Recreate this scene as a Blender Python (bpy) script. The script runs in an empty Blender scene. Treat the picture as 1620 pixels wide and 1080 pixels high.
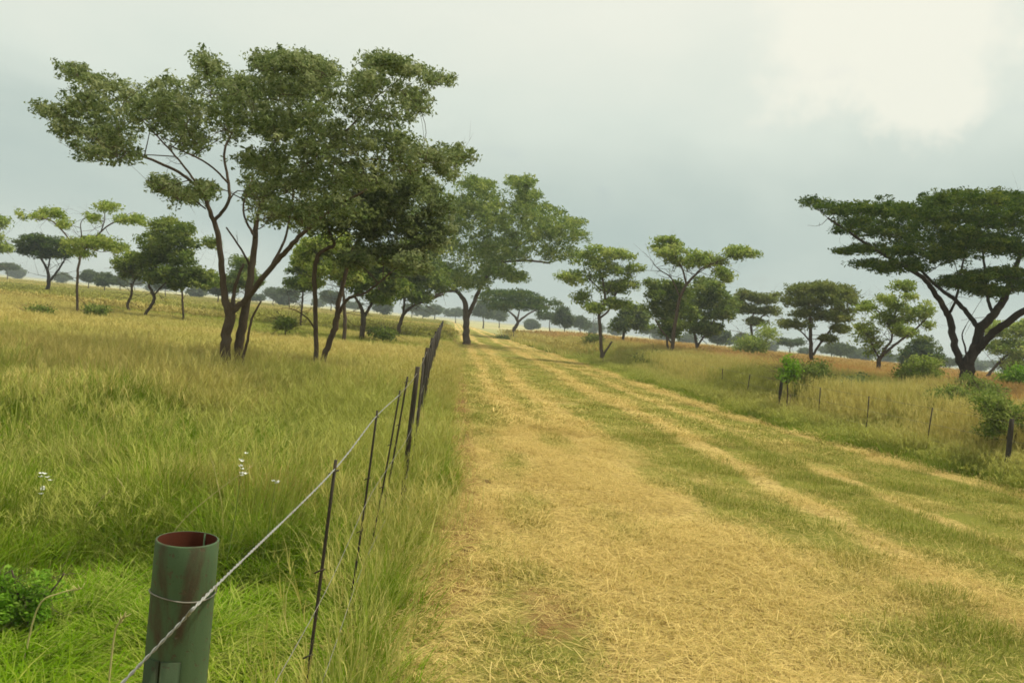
import bpy, math, random
import numpy as np
from mathutils import Matrix, Vector

# ------------------------------------------------------------------ scene, camera, light
scene = bpy.context.scene
C = scene.collection
R = math.radians
rng = np.random.default_rng(11)

H_CAM, F_PX = 1.65, 1350.0            # eye height (m), focal length in pixels of a 1620 px wide frame
YAW = math.atan(100 / F_PX)           # looking a little right of the fence line (+Y)
PITCH = math.atan(29 / F_PX)
ROLL = R(5.55)
cam_data = bpy.data.cameras.new('camera')
cam_data.sensor_width = 36.0
cam_data.lens = 36.0 * F_PX / 1620.0
cam_data.clip_start, cam_data.clip_end = 0.05, 20000
cam = bpy.data.objects.new('camera', cam_data)
C.objects.link(cam)
M3 = (Matrix.Rotation(-YAW, 3, 'Z') @ Matrix.Rotation(R(90) - PITCH, 3, 'X') @ Matrix.Rotation(ROLL, 3, 'Z'))
cam.matrix_world = Matrix.Translation((0, 0, H_CAM)) @ M3.to_4x4()
scene.camera = cam
MN = np.array(M3)
FWD = np.array([math.sin(YAW), math.cos(YAW), 0.0])

SUN_EL, SUN_AZ = R(62), R(75)         # azimuth from +Y towards +X: the sun stands high on the right
world = bpy.data.worlds.new('World')
scene.world = world
world.use_nodes = True
sun_data = bpy.data.lights.new('sun', 'SUN')
sun_data.energy = 4.2
sun_data.angle = R(4.5)
sun_data.color = (1.0, 0.94, 0.80)
sun = bpy.data.objects.new('sun', sun_data)
C.objects.link(sun)
sd = Vector((math.cos(SUN_EL) * math.sin(SUN_AZ), math.cos(SUN_EL) * math.cos(SUN_AZ), math.sin(SUN_EL)))
sun.rotation_euler = sd.to_track_quat('Z', 'Y').to_euler()
sun.location = (20, 10, 40)

scene.render.engine = 'CYCLES'
scene.view_settings.view_transform = 'Standard'
scene.view_settings.look = 'None'
scene.view_settings.exposure = 0.0
scene.view_settings.gamma = 1.0
scene.cycles.use_denoising = True
scene.cycles.max_bounces = 4
scene.cycles.diffuse_bounces = 3
scene.cycles.transmission_bounces = 3
scene.cycles.volume_bounces = 0
scene.cycles.filter_width = 1.7
scene.cycles.use_adaptive_sampling = True
scene.cycles.adaptive_threshold = 0.03


# ------------------------------------------------------------------ node helpers
class NT:
    def __init__(self, tree):
        self.t = tree
        tree.nodes.clear()

    def n(self, typ, **kw):
        node = self.t.nodes.new(typ)
        for k, v in kw.items():
            setattr(node, k, v)
        return node

    def set(self, sock, v):
        if hasattr(v, 'is_output') or isinstance(v, bpy.types.NodeSocket):
            self.t.links.new(v, sock)
        elif v is not None:
            if isinstance(v, (tuple, list)) and sock.type == 'RGBA' and len(v) == 3:
                v = (*v, 1)
            sock.default_value = v

    def math(self, op, a, b=None, c=None, clamp=False):
        m = self.n('ShaderNodeMath', operation=op, use_clamp=clamp)
        for i, v in enumerate((a, b, c)):
            if v is not None:
                self.set(m.inputs[i], v)
        return m.outputs[0]

    def mix(self, fac, a, b, blend='MIX'):
        m = self.n('ShaderNodeMix', data_type='RGBA', blend_type=blend)
        self.set(m.inputs[0], fac)
        self.set(m.inputs[6], a)
        self.set(m.inputs[7], b)
        return m.outputs[2]

    def ramp(self, v, lo, hi, a=0.0, b=1.0):
        m = self.n('ShaderNodeMapRange', interpolation_type='SMOOTHSTEP')
        self.set(m.inputs[0], v)
        for i, x in zip((1, 2, 3, 4), (lo, hi, a, b)):
            m.inputs[i].default_value = x
        return m.outputs[0]

    def noise(self, vec, scale, detail=3.0, rough=0.55, dist=0.0):
        m = self.n('ShaderNodeTexNoise')
        self.set(m.inputs['Vector'], vec)
        m.inputs['Scale'].default_value = scale
        m.inputs['Detail'].default_value = detail
        m.inputs['Roughness'].default_value = rough
        m.inputs['Distortion'].default_value = dist
        return m.outputs[0]

    def vmul(self, vec, s):
        m = self.n('ShaderNodeVectorMath', operation='MULTIPLY')
        self.set(m.inputs[0], vec)
        m.inputs[1].default_value = s
        return m.outputs[0]


def new_mat(name):
    m = bpy.data.materials.new(name)
    m.use_nodes = True
    return m, NT(m.node_tree)


# ------------------------------------------------------------------ sky: bright overcast over a clear-sky base
def px_dir(x, y):
    d = MN @ np.array([(x - 810) / F_PX, (540 - y) / F_PX, -1.0])
    return d / np.linalg.norm(d)


def build_world():
    t = NT(world.node_tree)
    out = t.n('ShaderNodeOutputWorld')
    sky = t.n('ShaderNodeTexSky', sky_type='NISHITA', sun_disc=False)
    sky.sun_elevation, sky.sun_rotation = SUN_EL, SUN_AZ
    sky.dust_density = 3.0
    tc = t.n('ShaderNodeTexCoord').outputs['Generated']
    sep = t.n('ShaderNodeSeparateXYZ')
    t.set(sep.inputs[0], tc)
    z = sep.outputs[2]
    # flatten the clouds: project directions on a layer overhead
    zz = t.math('ADD', t.math('MAXIMUM', z, 0.0), 0.28)
    cmb = t.n('ShaderNodeCombineXYZ')
    t.set(cmb.inputs[0], t.math('DIVIDE', sep.outputs[0], zz))
    t.set(cmb.inputs[1], t.math('DIVIDE', sep.outputs[1], zz))
    t.set(cmb.inputs[2], 0.37)
    lay = cmb.outputs[0]
    n1 = t.noise(lay, 0.85, 4.0, 0.5, 0.4)
    n2 = t.noise(lay, 2.3, 5.0, 0.55, 0.3)
    # brightness of the cloud base: grey blue low down, whiter overhead
    el = t.ramp(z, 0.05, 0.40)
    v = t.math('ADD', t.math('MULTIPLY', el, 0.68),
               t.math('ADD', t.math('MULTIPLY', t.math('SUBTRACT', n1, 0.5), 1.05),
                      t.math('MULTIPLY', t.math('SUBTRACT', n2, 0.5), 0.30)))
    v = t.math('ADD', v, 0.22)
    low = t.ramp(z, 0.0, 0.10, 0.16, 0.0)           # paler right at the horizon
    v = t.math('ADD', v, low, clamp=True)
    cr = t.n('ShaderNodeValToRGB')
    t.set(cr.inputs[0], v)
    e = cr.color_ramp.elements
    e[0].position, e[0].color = 0.0, (0.440, 0.545, 0.520, 1)
    e[1].position, e[1].color = 1.0, (0.860, 0.880, 0.775, 1)
    for p, c in ((0.30, (0.545, 0.635, 0.585)), (0.62, (0.715, 0.785, 0.705))):
        k = e.new(p)
        k.color = (*c, 1)
    cloud = cr.outputs[0]
    # the one bright heap of cumulus, at its own bearing, with a lumpy edge
    nb = t.n('ShaderNodeTexNoise')
    t.set(nb.inputs['Vector'], tc)
    nb.inputs['Scale'].default_value = 9.0
    nb.inputs['Detail'].default_value = 5.0
    nb.inputs['Roughness'].default_value = 0.6
    heap = None
    for x, y, r0, r1 in ((1420, 80, 0.115, 0.0), (1340, 55, 0.11, 0.0), (1480, 40, 0.07, 0.0)):
        dv = t.n('ShaderNodeVectorMath', operation='DISTANCE')
        t.set(dv.inputs[0], tc)
        dv.inputs[1].default_value = tuple(px_dir(x, y))
        q = t.math('SUBTRACT', t.math('DIVIDE', dv.outputs['Value'], r0),
                   t.math('MULTIPLY', t.math('SUBTRACT', nb.outputs[0], 0.5), 1.6))
        heap = q if heap is None else t.math('MINIMUM', heap, q)
    hm = t.ramp(heap, 1.0, 0.55, 0.0, 1.0)
    cloud = t.mix(t.math('MULTIPLY', hm, 0.85), cloud, (0.93, 0.925, 0.80))
    skyc = t.n('ShaderNodeVectorMath', operation='SCALE')
    t.set(skyc.inputs[0], sky.outputs[0])
    skyc.inputs['Scale'].default_value = 0.10
    gap = t.ramp(n2, 0.62, 0.78, 0.0, 0.25)
    col = t.mix(gap, cloud, skyc.outputs[0])
    bg = t.n('ShaderNodeBackground')
    t.set(bg.inputs[0], col)
    bg.inputs[1].default_value = 1.0
    t.set(out.inputs[0], bg.outputs[0])


build_world()

# ------------------------------------------------------------------ geometry of the place


def P(x, y, d):
    """the point seen at photo pixel (x, y), d metres ahead"""
    r = MN @ np.array([(x - 810) / F_PX, (540 - y) / F_PX, -1.0])
    return np.array([0, 0, H_CAM]) + r * (d / (r @ FWD))


def project(pts):
    q = (np.asarray(pts) - np.array([0, 0, H_CAM])) @ MN
    w = np.maximum(-q[:, 2], 1e-3)
    return 810 + F_PX * q[:, 0] / w, 540 - F_PX * q[:, 1] / w, -q[:, 2]


def smooth(a, lo, hi):
    t = np.clip((a - lo) / (hi - lo), 0, 1)
    return t * t * (3 - 2 * t)


_perm = np.random.default_rng(5).random((256, 256))


def vnoise(x, y, s, seed=0):
    x = np.asarray(x) / s + 17.3 * seed
    y = np.asarray(y) / s + 9.1 * seed
    xi, yi = np.floor(x).astype(int), np.floor(y).astype(int)
    fx, fy = x - xi, y - yi
    fx, fy = fx * fx * (3 - 2 * fx), fy * fy * (3 - 2 * fy)
    g = lambda i, j: _perm[i % 256, j % 256]
    return (g(xi, yi) * (1 - fx) + g(xi + 1, yi) * fx) * (1 - fy) + (g(xi, yi + 1) * (1 - fx) + g(xi + 1, yi + 1) * fx) * fy


def fbm(x, y, s, seed=0):
    return (vnoise(x, y, s, seed) * 0.55 + vnoise(x, y, s * 0.47, seed + 3) * 0.29 + vnoise(x, y, s * 0.21, seed + 7) * 0.16)


def track_left(y):
    return np.interp(y, [0, 4, 7.5, 12, 19, 38, 78, 300, 400], [-0.2, -0.13, 0.03, 0.09, 0.14, 0.2, 0.1, -1.9, -4])


def track_right(y):
    return np.interp(y, [0, 11, 13, 18.5, 35, 50, 89, 140, 350, 400], [9.6, 7.75, 7.35, 6.85, 6.5, 6.4, 5.9, 5.0, 0.6, -2])


def ground_h(x, y):
    x, y = np.asarray(x, float), np.asarray(y, float)
    return 0.42 * smooth(x - track_right(y), 1.2, 9.0) * smooth(y, 5, 20) * (1 - 0.5 * smooth(y, 120, 400))


def straw_amount(x, y):
    """how much cut, dried grass lies on the mown strip (0 green .. 1 straw)"""
    wob = (fbm(x * 0 + 3, y, 6.0, 2) - 0.5) * 0.5
    xs = x + wob
    n = fbm(x * 1.5, y, 0.8, 4)
    n2 = fbm(x * 3, y * 0.6, 4.5, 9)
    g = lambda c, w: np.exp(-((xs - c) / w) ** 2)
    near = 1 - smooth(y, 8, 16)
    s = 0.80 * g(0.75, 0.85) * near + 0.60 * g(1.7, 0.55) * near
    s += (1.3 * g(1.20, 0.20) + 1.15 * g(2.05, 0.24)) * (1 - near * 0.3) + 0.40 * near * g(2.4, 0.5)
    s += 1.45 * g(3.95, 0.24) + 0.30 * g(3.2, 0.22) * near + 0.75 * g(5.2, 0.18)
    rr = track_right(y)
    s += 1.4 * np.exp(-((xs - rr + 0.28) / 0.30) ** 2) + 0.45 * np.exp(-((xs - rr + 1.5) / 0.2) ** 2)
    s += (0.5 + 0.4 * near) * np.exp(-((x - track_left(y) - 0.05) / (0.14 + 0.30 * near)) ** 2)
    s += ((n - 0.5) * 2.4 + (n2 - 0.5) * 1.5) * (1 - 0.45 * smooth(y, 7, 14))
    s += 0.02 + 0.15 * smooth(y, 20, 60) - 0.10 * near
    return np.clip(s, 0, 1)


def track_z(x, y):
    """lumpy surface of the mown strip"""
    return 0.004 + (fbm(x, y, 0.55, 6) * 0.06 + fbm(x, y, 0.14, 8) * 0.04) * (1 - 0.7 * smooth(y, 30, 80))


# ------------------------------------------------------------------ mesh helpers
def mesh_obj(name, verts, faces, mat, parent=None, smooth_shade=False, attrs=None):
    """verts (n,3); faces: (m,3) or (m,4) array, or list of such arrays"""
    me = bpy.data.meshes.new(name)
    verts = np.asarray(verts, dtype=np.float32)
    if isinstance(faces, np.ndarray):
        faces = [faces]
    faces = [np.asarray(f) for f in faces if len(f)]
    loops = np.concatenate([f.ravel() for f in faces]).astype(np.int32) if faces else np.zeros(0, np.int32)
    sizes = np.concatenate([np.full(len(f), f.shape[1]) for f in faces]).astype(np.int32) if faces else np.zeros(0, np.int32)
    me.vertices.add(len(verts))
    me.vertices.foreach_set('co', verts.ravel())
    if len(sizes):
        me.loops.add(len(loops))
        me.loops.foreach_set('vertex_index', loops)
        me.polygons.add(len(sizes))
        st = np.concatenate([[0], np.cumsum(sizes)[:-1]]).astype(np.int32)
        me.polygons.foreach_set('loop_start', st)
        me.polygons.foreach_set('loop_total', sizes)
        if smooth_shade:
            me.polygons.foreach_set('use_smooth', np.ones(len(sizes), bool))
    for k, (typ, data) in (attrs or {}).items():
        a = me.attributes.new(k, typ, 'POINT')
        data = np.asarray(data)
        if typ == 'FLOAT_COLOR':
            a.data.foreach_set('color', data.astype(np.float32).ravel())
        elif typ == 'FLOAT_VECTOR':
            a.data.foreach_set('vector', data.astype(np.float32).ravel())
        elif typ == 'INT':
            a.data.foreach_set('value', data.astype(np.int32).ravel())
        else:
            a.data.foreach_set('value', data.astype(np.float32).ravel())
    me.update(calc_edges=True)
    if mat:
        me.materials.append(mat)
    o = bpy.data.objects.new(name, me)
    if parent is not False:
        C.objects.link(o)
        if parent is not None:
            o.parent = parent
    return o


def tag(o, label=None, cat=None, group=None, kind=None):
    for k, v in (('label', label), ('category', cat), ('group', group), ('kind', kind)):
        if v:
            o[k] = v
    return o


def empty(name, loc):
    o = bpy.data.objects.new(name, None)
    o.location = tuple(float(v) for v in loc)
    o.empty_display_size = 0.3
    C.objects.link(o)
    return o


class Tubes:
    """round tapered tubes gathered into one mesh"""

    def __init__(self):
        self.v, self.f, self.n = [], [], 0

    def add(self, pts, rad, sides=6, cap=True):
        pts, rad = np.asarray(pts, float), np.asarray(rad, float)
        m = len(pts)
        tan = np.gradient(pts, axis=0)
        tan /= np.linalg.norm(tan, axis=1)[:, None] + 1e-9
        ref = np.array([0.31, 0.95, 0.05]) if abs(tan[0] @ np.array([0.31, 0.95, 0.05])) < 0.9 else np.array([1.0, 0, 0])
        a = np.cross(tan, ref)
        a /= np.linalg.norm(a, axis=1)[:, None] + 1e-9
        b = np.cross(tan, a)
        th = np.arange(sides) / sides * 2 * math.pi
        ring = pts[:, None, :] + rad[:, None, None] * (np.cos(th)[None, :, None] * a[:, None, :] + np.sin(th)[None, :, None] * b[:, None, :])
        self.v.append(ring.reshape(-1, 3))
        i = np.arange(m - 1)[:, None] * sides
        j = np.arange(sides)[None, :]
        k = (j + 1) % sides
        q = np.stack([i + j, i + k, i + sides + k, i + sides + j], -1).reshape(-1, 4) + self.n
        self.f.append(q)
        self.n += m * sides
        if cap:
            self.v.append(pts[[0, -1]])
            jj = np.arange(sides)
            kk = (jj + 1) % sides
            top = self.n - sides
            base = self.n - m * sides
            self.f.append(np.stack([np.full(sides, self.n), base + kk, base + jj], -1))
            self.f.append(np.stack([np.full(sides, self.n + 1), top + jj, top + kk], -1))
            self.n += 2

    def build(self, name, mat, parent=None, loc=None, smooth_shade=True):
        v = np.concatenate(self.v)
        if loc is not None:
            v = v - np.asarray(loc)
        q = [f for f in self.f if f.shape[1] == 4]
        t = [f for f in self.f if f.shape[1] == 3]
        fs = [np.concatenate(q)] + ([np.concatenate(t)] if t else [])
        return mesh_obj(name, v, fs, mat, parent, smooth_shade)


def spline(pts, n):
    """Catmull-Rom through pts (any width of columns)"""
    p = np.asarray(pts, float)
    if len(p) == 2:
        t = np.linspace(0, 1, n)[:, None]
        return p[0] * (1 - t) + p[1] * t
    p = np.vstack([2 * p[0] - p[1], p, 2 * p[-1] - p[-2]])
    k = len(p) - 3
    s = np.linspace(0, k - 1e-6, n)
    i = s.astype(int)
    t = (s - i)[:, None]
    a, b, c, d = p[i], p[i + 1], p[i + 2], p[i + 3]
    return 0.5 * ((2 * b) + (-a + c) * t + (2 * a - 5 * b + 4 * c - d) * t ** 2 + (-a + 3 * b - 3 * c + d) * t ** 3)


# ------------------------------------------------------------------ materials
def soil_material():
    m, t = new_mat('field_soil')
    geo = t.n('ShaderNodeNewGeometry').outputs['Position']
    n1 = t.noise(geo, 0.11, 4.0)
    n2 = t.noise(geo, 3.0, 5.0, 0.65)
    n3 = t.noise(geo, 0.012, 3.0)
    sep = t.n('ShaderNodeSeparateXYZ')
    t.set(sep.inputs[0], geo)
    c = t.mix(n1, (0.15, 0.145, 0.030), (0.25, 0.20, 0.055))
    c = t.mix(t.ramp(n2, 0.35, 0.7), c, (0.13, 0.095, 0.030))
    right = t.math('MULTIPLY', t.ramp(sep.outputs[0], 9, 16), t.ramp(sep.outputs[1], 150, 60))
    c = t.mix(t.math('MULTIPLY', right, 0.7), c, (0.27, 0.20, 0.070))
    far = t.ramp(sep.outputs[1], 95, 130)
    fc = t.mix(t.ramp(n3, 0.42, 0.6), (0.50, 0.44, 0.23), (0.30, 0.30, 0.13))
    c = t.mix(far, c, fc)
    bs = t.n('ShaderNodeBsdfDiffuse')
    t.set(bs.inputs[0], c)
    t.set(t.n('ShaderNodeOutputMaterial').inputs[0], bs.outputs[0])
    return m


def track_material():
    m, t = new_mat('mown_strip')
    geo = t.n('ShaderNodeNewGeometry').outputs['Position']
    at = t.n('ShaderNodeAttribute', attribute_name='straw')
    at2 = t.n('ShaderNodeAttribute', attribute_name='earth')
    n1 = t.noise(geo, 9.0, 5.0, 0.7)
    n2 = t.ramp(t.noise(t.vmul(geo, (6.0, 22.0, 10.0)), 2.4, 5.0, 0.75, 0.8), 0.32, 0.68)
    n3 = t.noise(geo, 45.0, 3.0, 0.7)
    s = t.math('ADD', at.outputs['Fac'], t.math('MULTIPLY', t.math('SUBTRACT', n1, 0.5), 1.1))
    s = t.ramp(s, 0.12, 0.85)
    green = t.mix(n3, (0.12, 0.13, 0.022), (0.34, 0.33, 0.075))
    straw = t.mix(n2, (0.22, 0.150, 0.046), (0.78, 0.60, 0.220))
    c = t.mix(s, green, straw)
    e = t.ramp(t.math('ADD', at2.outputs['Fac'], t.math('MULTIPLY', t.math('SUBTRACT', n1, 0.5), 1.3)), 0.45, 0.9)
    c = t.mix(e, c, t.mix(n3, (0.20, 0.12, 0.045), (0.36, 0.22, 0.085)))
    bs = t.n('ShaderNodeBsdfDiffuse')
    t.set(bs.inputs[0], c)
    bp = t.n('ShaderNodeBump')
    bp.inputs['Strength'].default_value = 0.7
    bp.inputs['Distance'].default_value = 0.02
    t.set(bp.inputs['Height'], t.math('ADD', n2, n1))
    t.set(bs.inputs['Normal'], bp.outputs[0])
    t.set(t.n('ShaderNodeOutputMaterial').inputs[0], bs.outputs[0])
    return m


def grass_material(name, green_a, green_b, straw_a, straw_b, red, transl=0.35, base=0.25):
    """instance attribute tint: r = dryness, g = reddish seed heads, b = brightness of the patch's species
       blade attribute bl: r = along the blade, g = random, b = seed head"""
    m, t = new_mat(name)
    ti = t.n('ShaderNodeAttribute', attribute_name='tint', attribute_type='INSTANCER')
    bl = t.n('ShaderNodeAttribute', attribute_name='bl')
    s1 = t.n('ShaderNodeSeparateColor')
    t.set(s1.inputs[0], ti.outputs['Color'])
    s2 = t.n('ShaderNodeSeparateColor')
    t.set(s2.inputs[0], bl.outputs['Color'])
    dry, redn, lush = s1.outputs[0], s1.outputs[1], s1.outputs[2]
    tt, rnd, kind = s2.outputs[0], s2.outputs[1], s2.outputs[2]
    g = t.mix(rnd, green_a, green_b)
    g = t.mix(t.math('MULTIPLY', lush, 0.75), g, (0.135, 0.285, 0.004))
    st = t.mix(rnd, straw_a, straw_b)
    st = t.mix(redn, st, red)
    f = t.math('MULTIPLY', dry, t.math('ADD', t.math('MULTIPLY', tt, 1.35 - base), base))
    f = t.math('ADD', f, t.math('MULTIPLY', t.math('SUBTRACT', rnd, 0.6), 0.6))
    f = t.math('MAXIMUM', f, t.math('MULTIPLY', kind, t.math('ADD', 0.35, dry)))
    f = t.math('MINIMUM', t.math('MAXIMUM', f, 0.0), 1.0)
    c = t.mix(f, g, st)
    d = t.n('ShaderNodeBsdfDiffuse')
    t.set(d.inputs[0], c)
    tr = t.n('ShaderNodeBsdfTranslucent')
    t.set(tr.inputs[0], c)
    mx = t.n('ShaderNodeMixShader')
    mx.inputs[0].default_value = transl
    t.set(mx.inputs[1], d.outputs[0])
    t.set(mx.inputs[2], tr.outputs[0])
    t.set(t.n('ShaderNodeOutputMaterial').inputs[0], mx.outputs[0])
    return m


def leaf_material(name, a, b, c3, transl=0.38):
    m, t = new_mat(name)
    bl = t.n('ShaderNodeAttribute', attribute_name='lf')
    s2 = t.n('ShaderNodeSeparateColor')
    t.set(s2.inputs[0], bl.outputs['Color'])
    c = t.mix(s2.outputs[0], a, b)
    c = t.mix(t.ramp(s2.outputs[1], 0.5, 1.0, 0.0, 0.8), c, c3)
    d = t.n('ShaderNodeBsdfDiffuse')
    t.set(d.inputs[0], c)
    tr = t.n('ShaderNodeBsdfTranslucent')
    t.set(tr.inputs[0], c)
    mx = t.n('ShaderNodeMixShader')
    mx.inputs[0].default_value = transl
    t.set(mx.inputs[1], d.outputs[0])
    t.set(mx.inputs[2], tr.outputs[0])
    t.set(t.n('ShaderNodeOutputMaterial').inputs[0], mx.outputs[0])
    return m


def bark_material(name, a, b):
    m, t = new_mat(name)
    geo = t.n('ShaderNodeNewGeometry').outputs['Position']
    n1 = t.noise(t.vmul(geo, (1, 1, 0.25)), 14.0, 5.0, 0.7)
    n2 = t.noise(geo, 2.0, 3.0)
    c = t.mix(n1, a, b)
    c = t.mix(t.ramp(n2, 0.55, 0.75, 0.0, 0.5), c, (0.16, 0.14, 0.11))
    d = t.n('ShaderNodeBsdfDiffuse')
    t.set(d.inputs[0], c)
    bp = t.n('ShaderNodeBump')
    bp.inputs['Strength'].default_value = 0.8
    bp.inputs['Distance'].default_value = 0.03
    t.set(bp.inputs['Height'], n1)
    t.set(d.inputs['Normal'], bp.outputs[0])
    t.set(t.n('ShaderNodeOutputMaterial').inputs[0], d.outputs[0])
    return m


def metal_material(name, a, b, rust, rust_amt, rough=0.6, metal=0.0, stretch=(1, 1, 0.2), scale=18.0):
    m, t = new_mat(name)
    tc = t.n('ShaderNodeTexCoord').outputs['Object']
    n1 = t.noise(t.vmul(tc, stretch), scale, 5.0, 0.6)
    n2 = t.noise(t.vmul(tc, (1, 1, 0.35)), scale * 0.7, 6.0, 0.65, 0.4)
    n3 = t.noise(tc, scale * 14, 3.0, 0.6)
    c = t.mix(n1, a, b)
    c = t.mix(t.ramp(n2, 0.66 - rust_amt, 0.80 - rust_amt * 0.6), c, t.mix(n3, rust, tuple(v * 0.45 for v in rust)))
    n4 = t.noise(tc, scale * 4.5, 4.0, 0.6)
    c = t.mix(t.ramp(n4, 0.60, 0.66, 0.0, 0.8), c, rust)
    c = t.mix(t.ramp(n3, 0.62, 0.72, 0.0, 0.5), c, tuple(v * 0.5 for v in a))
    d = t.n('ShaderNodeBsdfPrincipled')
    t.set(d.inputs['Base Color'], c)
    d.inputs['Roughness'].default_value = rough
    d.inputs['Metallic'].default_value = metal
    d.inputs['Specular IOR Level'].default_value = 0.2
    bp = t.n('ShaderNodeBump')
    bp.inputs['Strength'].default_value = 0.35
    bp.inputs['Distance'].default_value = 0.002
    t.set(bp.inputs['Height'], t.math('SUBTRACT', t.math('ADD', n2, t.math('MULTIPLY', n3, 0.4)), t.math('MULTIPLY', t.ramp(n4, 0.60, 0.66), 0.5)))
    t.set(d.inputs['Normal'], bp.outputs[0])
    t.set(t.n('ShaderNodeOutputMaterial').inputs[0], d.outputs[0])
    return m


MAT_SOIL = soil_material()
MAT_TRACK = track_material()
MAT_GRASS = grass_material('meadow_grass', (0.135, 0.215, 0.010), (0.290, 0.330, 0.030), (0.49, 0.42, 0.110), (0.66, 0.575, 0.215), (0.55, 0.35, 0.125), 0.26)
MAT_MOWN = grass_material('cut_grass', (0.185, 0.215, 0.030), (0.35, 0.35, 0.070), (0.45, 0.325, 0.095), (0.82, 0.645, 0.245), (0.46, 0.27, 0.10), 0.25, 0.85)
MAT_BARK = bark_material('bark', (0.045, 0.033, 0.023), (0.175, 0.130, 0.092))
MAT_BARK_DARK = bark_material('dark_bark', (0.024, 0.019, 0.015), (0.095, 0.075, 0.058))
LEAF = {
    'grey': leaf_material('grey_green_leaves', (0.085, 0.130, 0.038), (0.265, 0.315, 0.120), (0.42, 0.45, 0.23)),
    'mid': leaf_material('mid_green_leaves', (0.080, 0.135, 0.020), (0.235, 0.300, 0.065), (0.40, 0.44, 0.12)),
    'light': leaf_material('light_green_leaves', (0.145, 0.225, 0.032), (0.370, 0.445, 0.100), (0.56, 0.60, 0.18)),
    'broad': leaf_material('broad_tree_leaves', (0.085, 0.150, 0.022), (0.275, 0.350, 0.075), (0.46, 0.50, 0.14)),
    'acacia': leaf_material('dark_acacia_leaves', (0.030, 0.065, 0.011), (0.105, 0.155, 0.028), (0.20, 0.24, 0.045)),
    'olive': leaf_material('olive_leaves', (0.105, 0.140, 0.030), (0.220, 0.255, 0.062), (0.32, 0.33, 0.095)),
    'bright': leaf_material('bright_weed_leaves', (0.120, 0.260, 0.018), (0.230, 0.400, 0.040), (0.32, 0.45, 0.08)),
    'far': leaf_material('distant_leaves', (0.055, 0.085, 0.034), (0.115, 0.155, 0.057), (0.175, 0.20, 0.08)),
}
MAT_PIPE = metal_material('green_painted_pipe', (0.040, 0.070, 0.030), (0.085, 0.135, 0.062), (0.080, 0.056, 0.032), 0.17, 0.7)
MAT_PLATE = metal_material('dull_green_plate', (0.030, 0.050, 0.022), (0.060, 0.090, 0.042), (0.060, 0.042, 0.025), 0.17, 0.85)
MAT_RUST = metal_material('rusty_inside', (0.040, 0.009, 0.003), (0.085, 0.020, 0.006), (0.05, 0.012, 0.004), 0.1, 0.85)
MAT_WIRE = metal_material('galvanised_wire', (0.22, 0.22, 0.20), (0.40, 0.40, 0.37), (0.16, 0.12, 0.08), 0.05, 0.55, 0.4, (1, 1, 1), 8.0)
MAT_OLDWIRE = metal_material('dull_wire', (0.16, 0.15, 0.12), (0.30, 0.28, 0.23), (0.12, 0.08, 0.05), 0.1, 0.7, 0.2, (1, 1, 1), 8.0)
MAT_IRON = metal_material('rusty_iron', (0.026, 0.023, 0.017), (0.060, 0.050, 0.036), (0.075, 0.045, 0.026), 0.1, 0.8)


# ------------------------------------------------------------------ the ground and the mown strip
def build_ground():
    rs = np.concatenate([[0.0], np.geomspace(1.0, 9000, 120)])
    na = 180
    th = np.linspace(0, 2 * math.pi, na, endpoint=False)
    x = rs[:, None] * np.sin(th)[None]
    y = rs[:, None] * np.cos(th)[None] + 12.0
    z = ground_h(x, y) + (fbm(x, y, 9.0, 1) - 0.5) * 0.10 * smooth(np.maximum(track_left(y) - x, x - track_right(y)), 0.8, 4) - 0.03
    v = np.stack([x, y, z], -1).reshape(-1, 3)
    i = np.arange(len(rs) - 1)[:, None] * na
    j = np.arange(na)[None]
    k = (j + 1) % na
    q = np.stack([i + j, i + na + j, i + na + k, i + k], -1).reshape(-1, 4)
    o = mesh_obj('ground', v, q[:, ::-1], MAT_SOIL, None, True)
    tag(o, kind='structure')


def build_track():
    ys = [0.6]
    while ys[-1] < 380:
        ys.append(ys[-1] + max(0.09, 0.012 * ys[-1]))
    ys = np.array(ys)
    nx = 90
    s = np.linspace(0, 1, nx)
    y = np.repeat(ys[:, None], nx, 1)
    x = track_left(y) - 0.25 + s[None] * (track_right(y) - track_left(y) + 0.6)
    st = straw_amount(x, y)
    earth = smooth(y, 3.6, 5.0) * np.exp(-((x - track_left(y) - 0.18) / 0.28) ** 2) * (0.75 + 0.5 * fbm(x * 2, y, 1.6, 12))
    earth += 0.75 * smooth(fbm(x * 1.4, y, 1.3, 21), 0.52, 0.68) * np.exp(-((x - 0.8) / 0.9) ** 2) * (1 - smooth(y, 8, 16))
    z = track_z(x, y)
    z[:, 0] = z[:, -1] = -0.05
    v = np.stack([x, y, z], -1).reshape(-1, 3)
    i = np.arange(len(ys) - 1)[:, None] * nx
    j = np.arange(nx - 1)[None]
    q = np.stack([i + j, i + j + 1, i + nx + j + 1, i + nx + j], -1).reshape(-1, 4)
    o = mesh_obj('mown_path', v, q, MAT_TRACK, None, True, {'straw': ('FLOAT', st.ravel()), 'earth': ('FLOAT', earth.ravel())})
    tag(o, kind='structure')


build_ground()
build_track()


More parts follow.
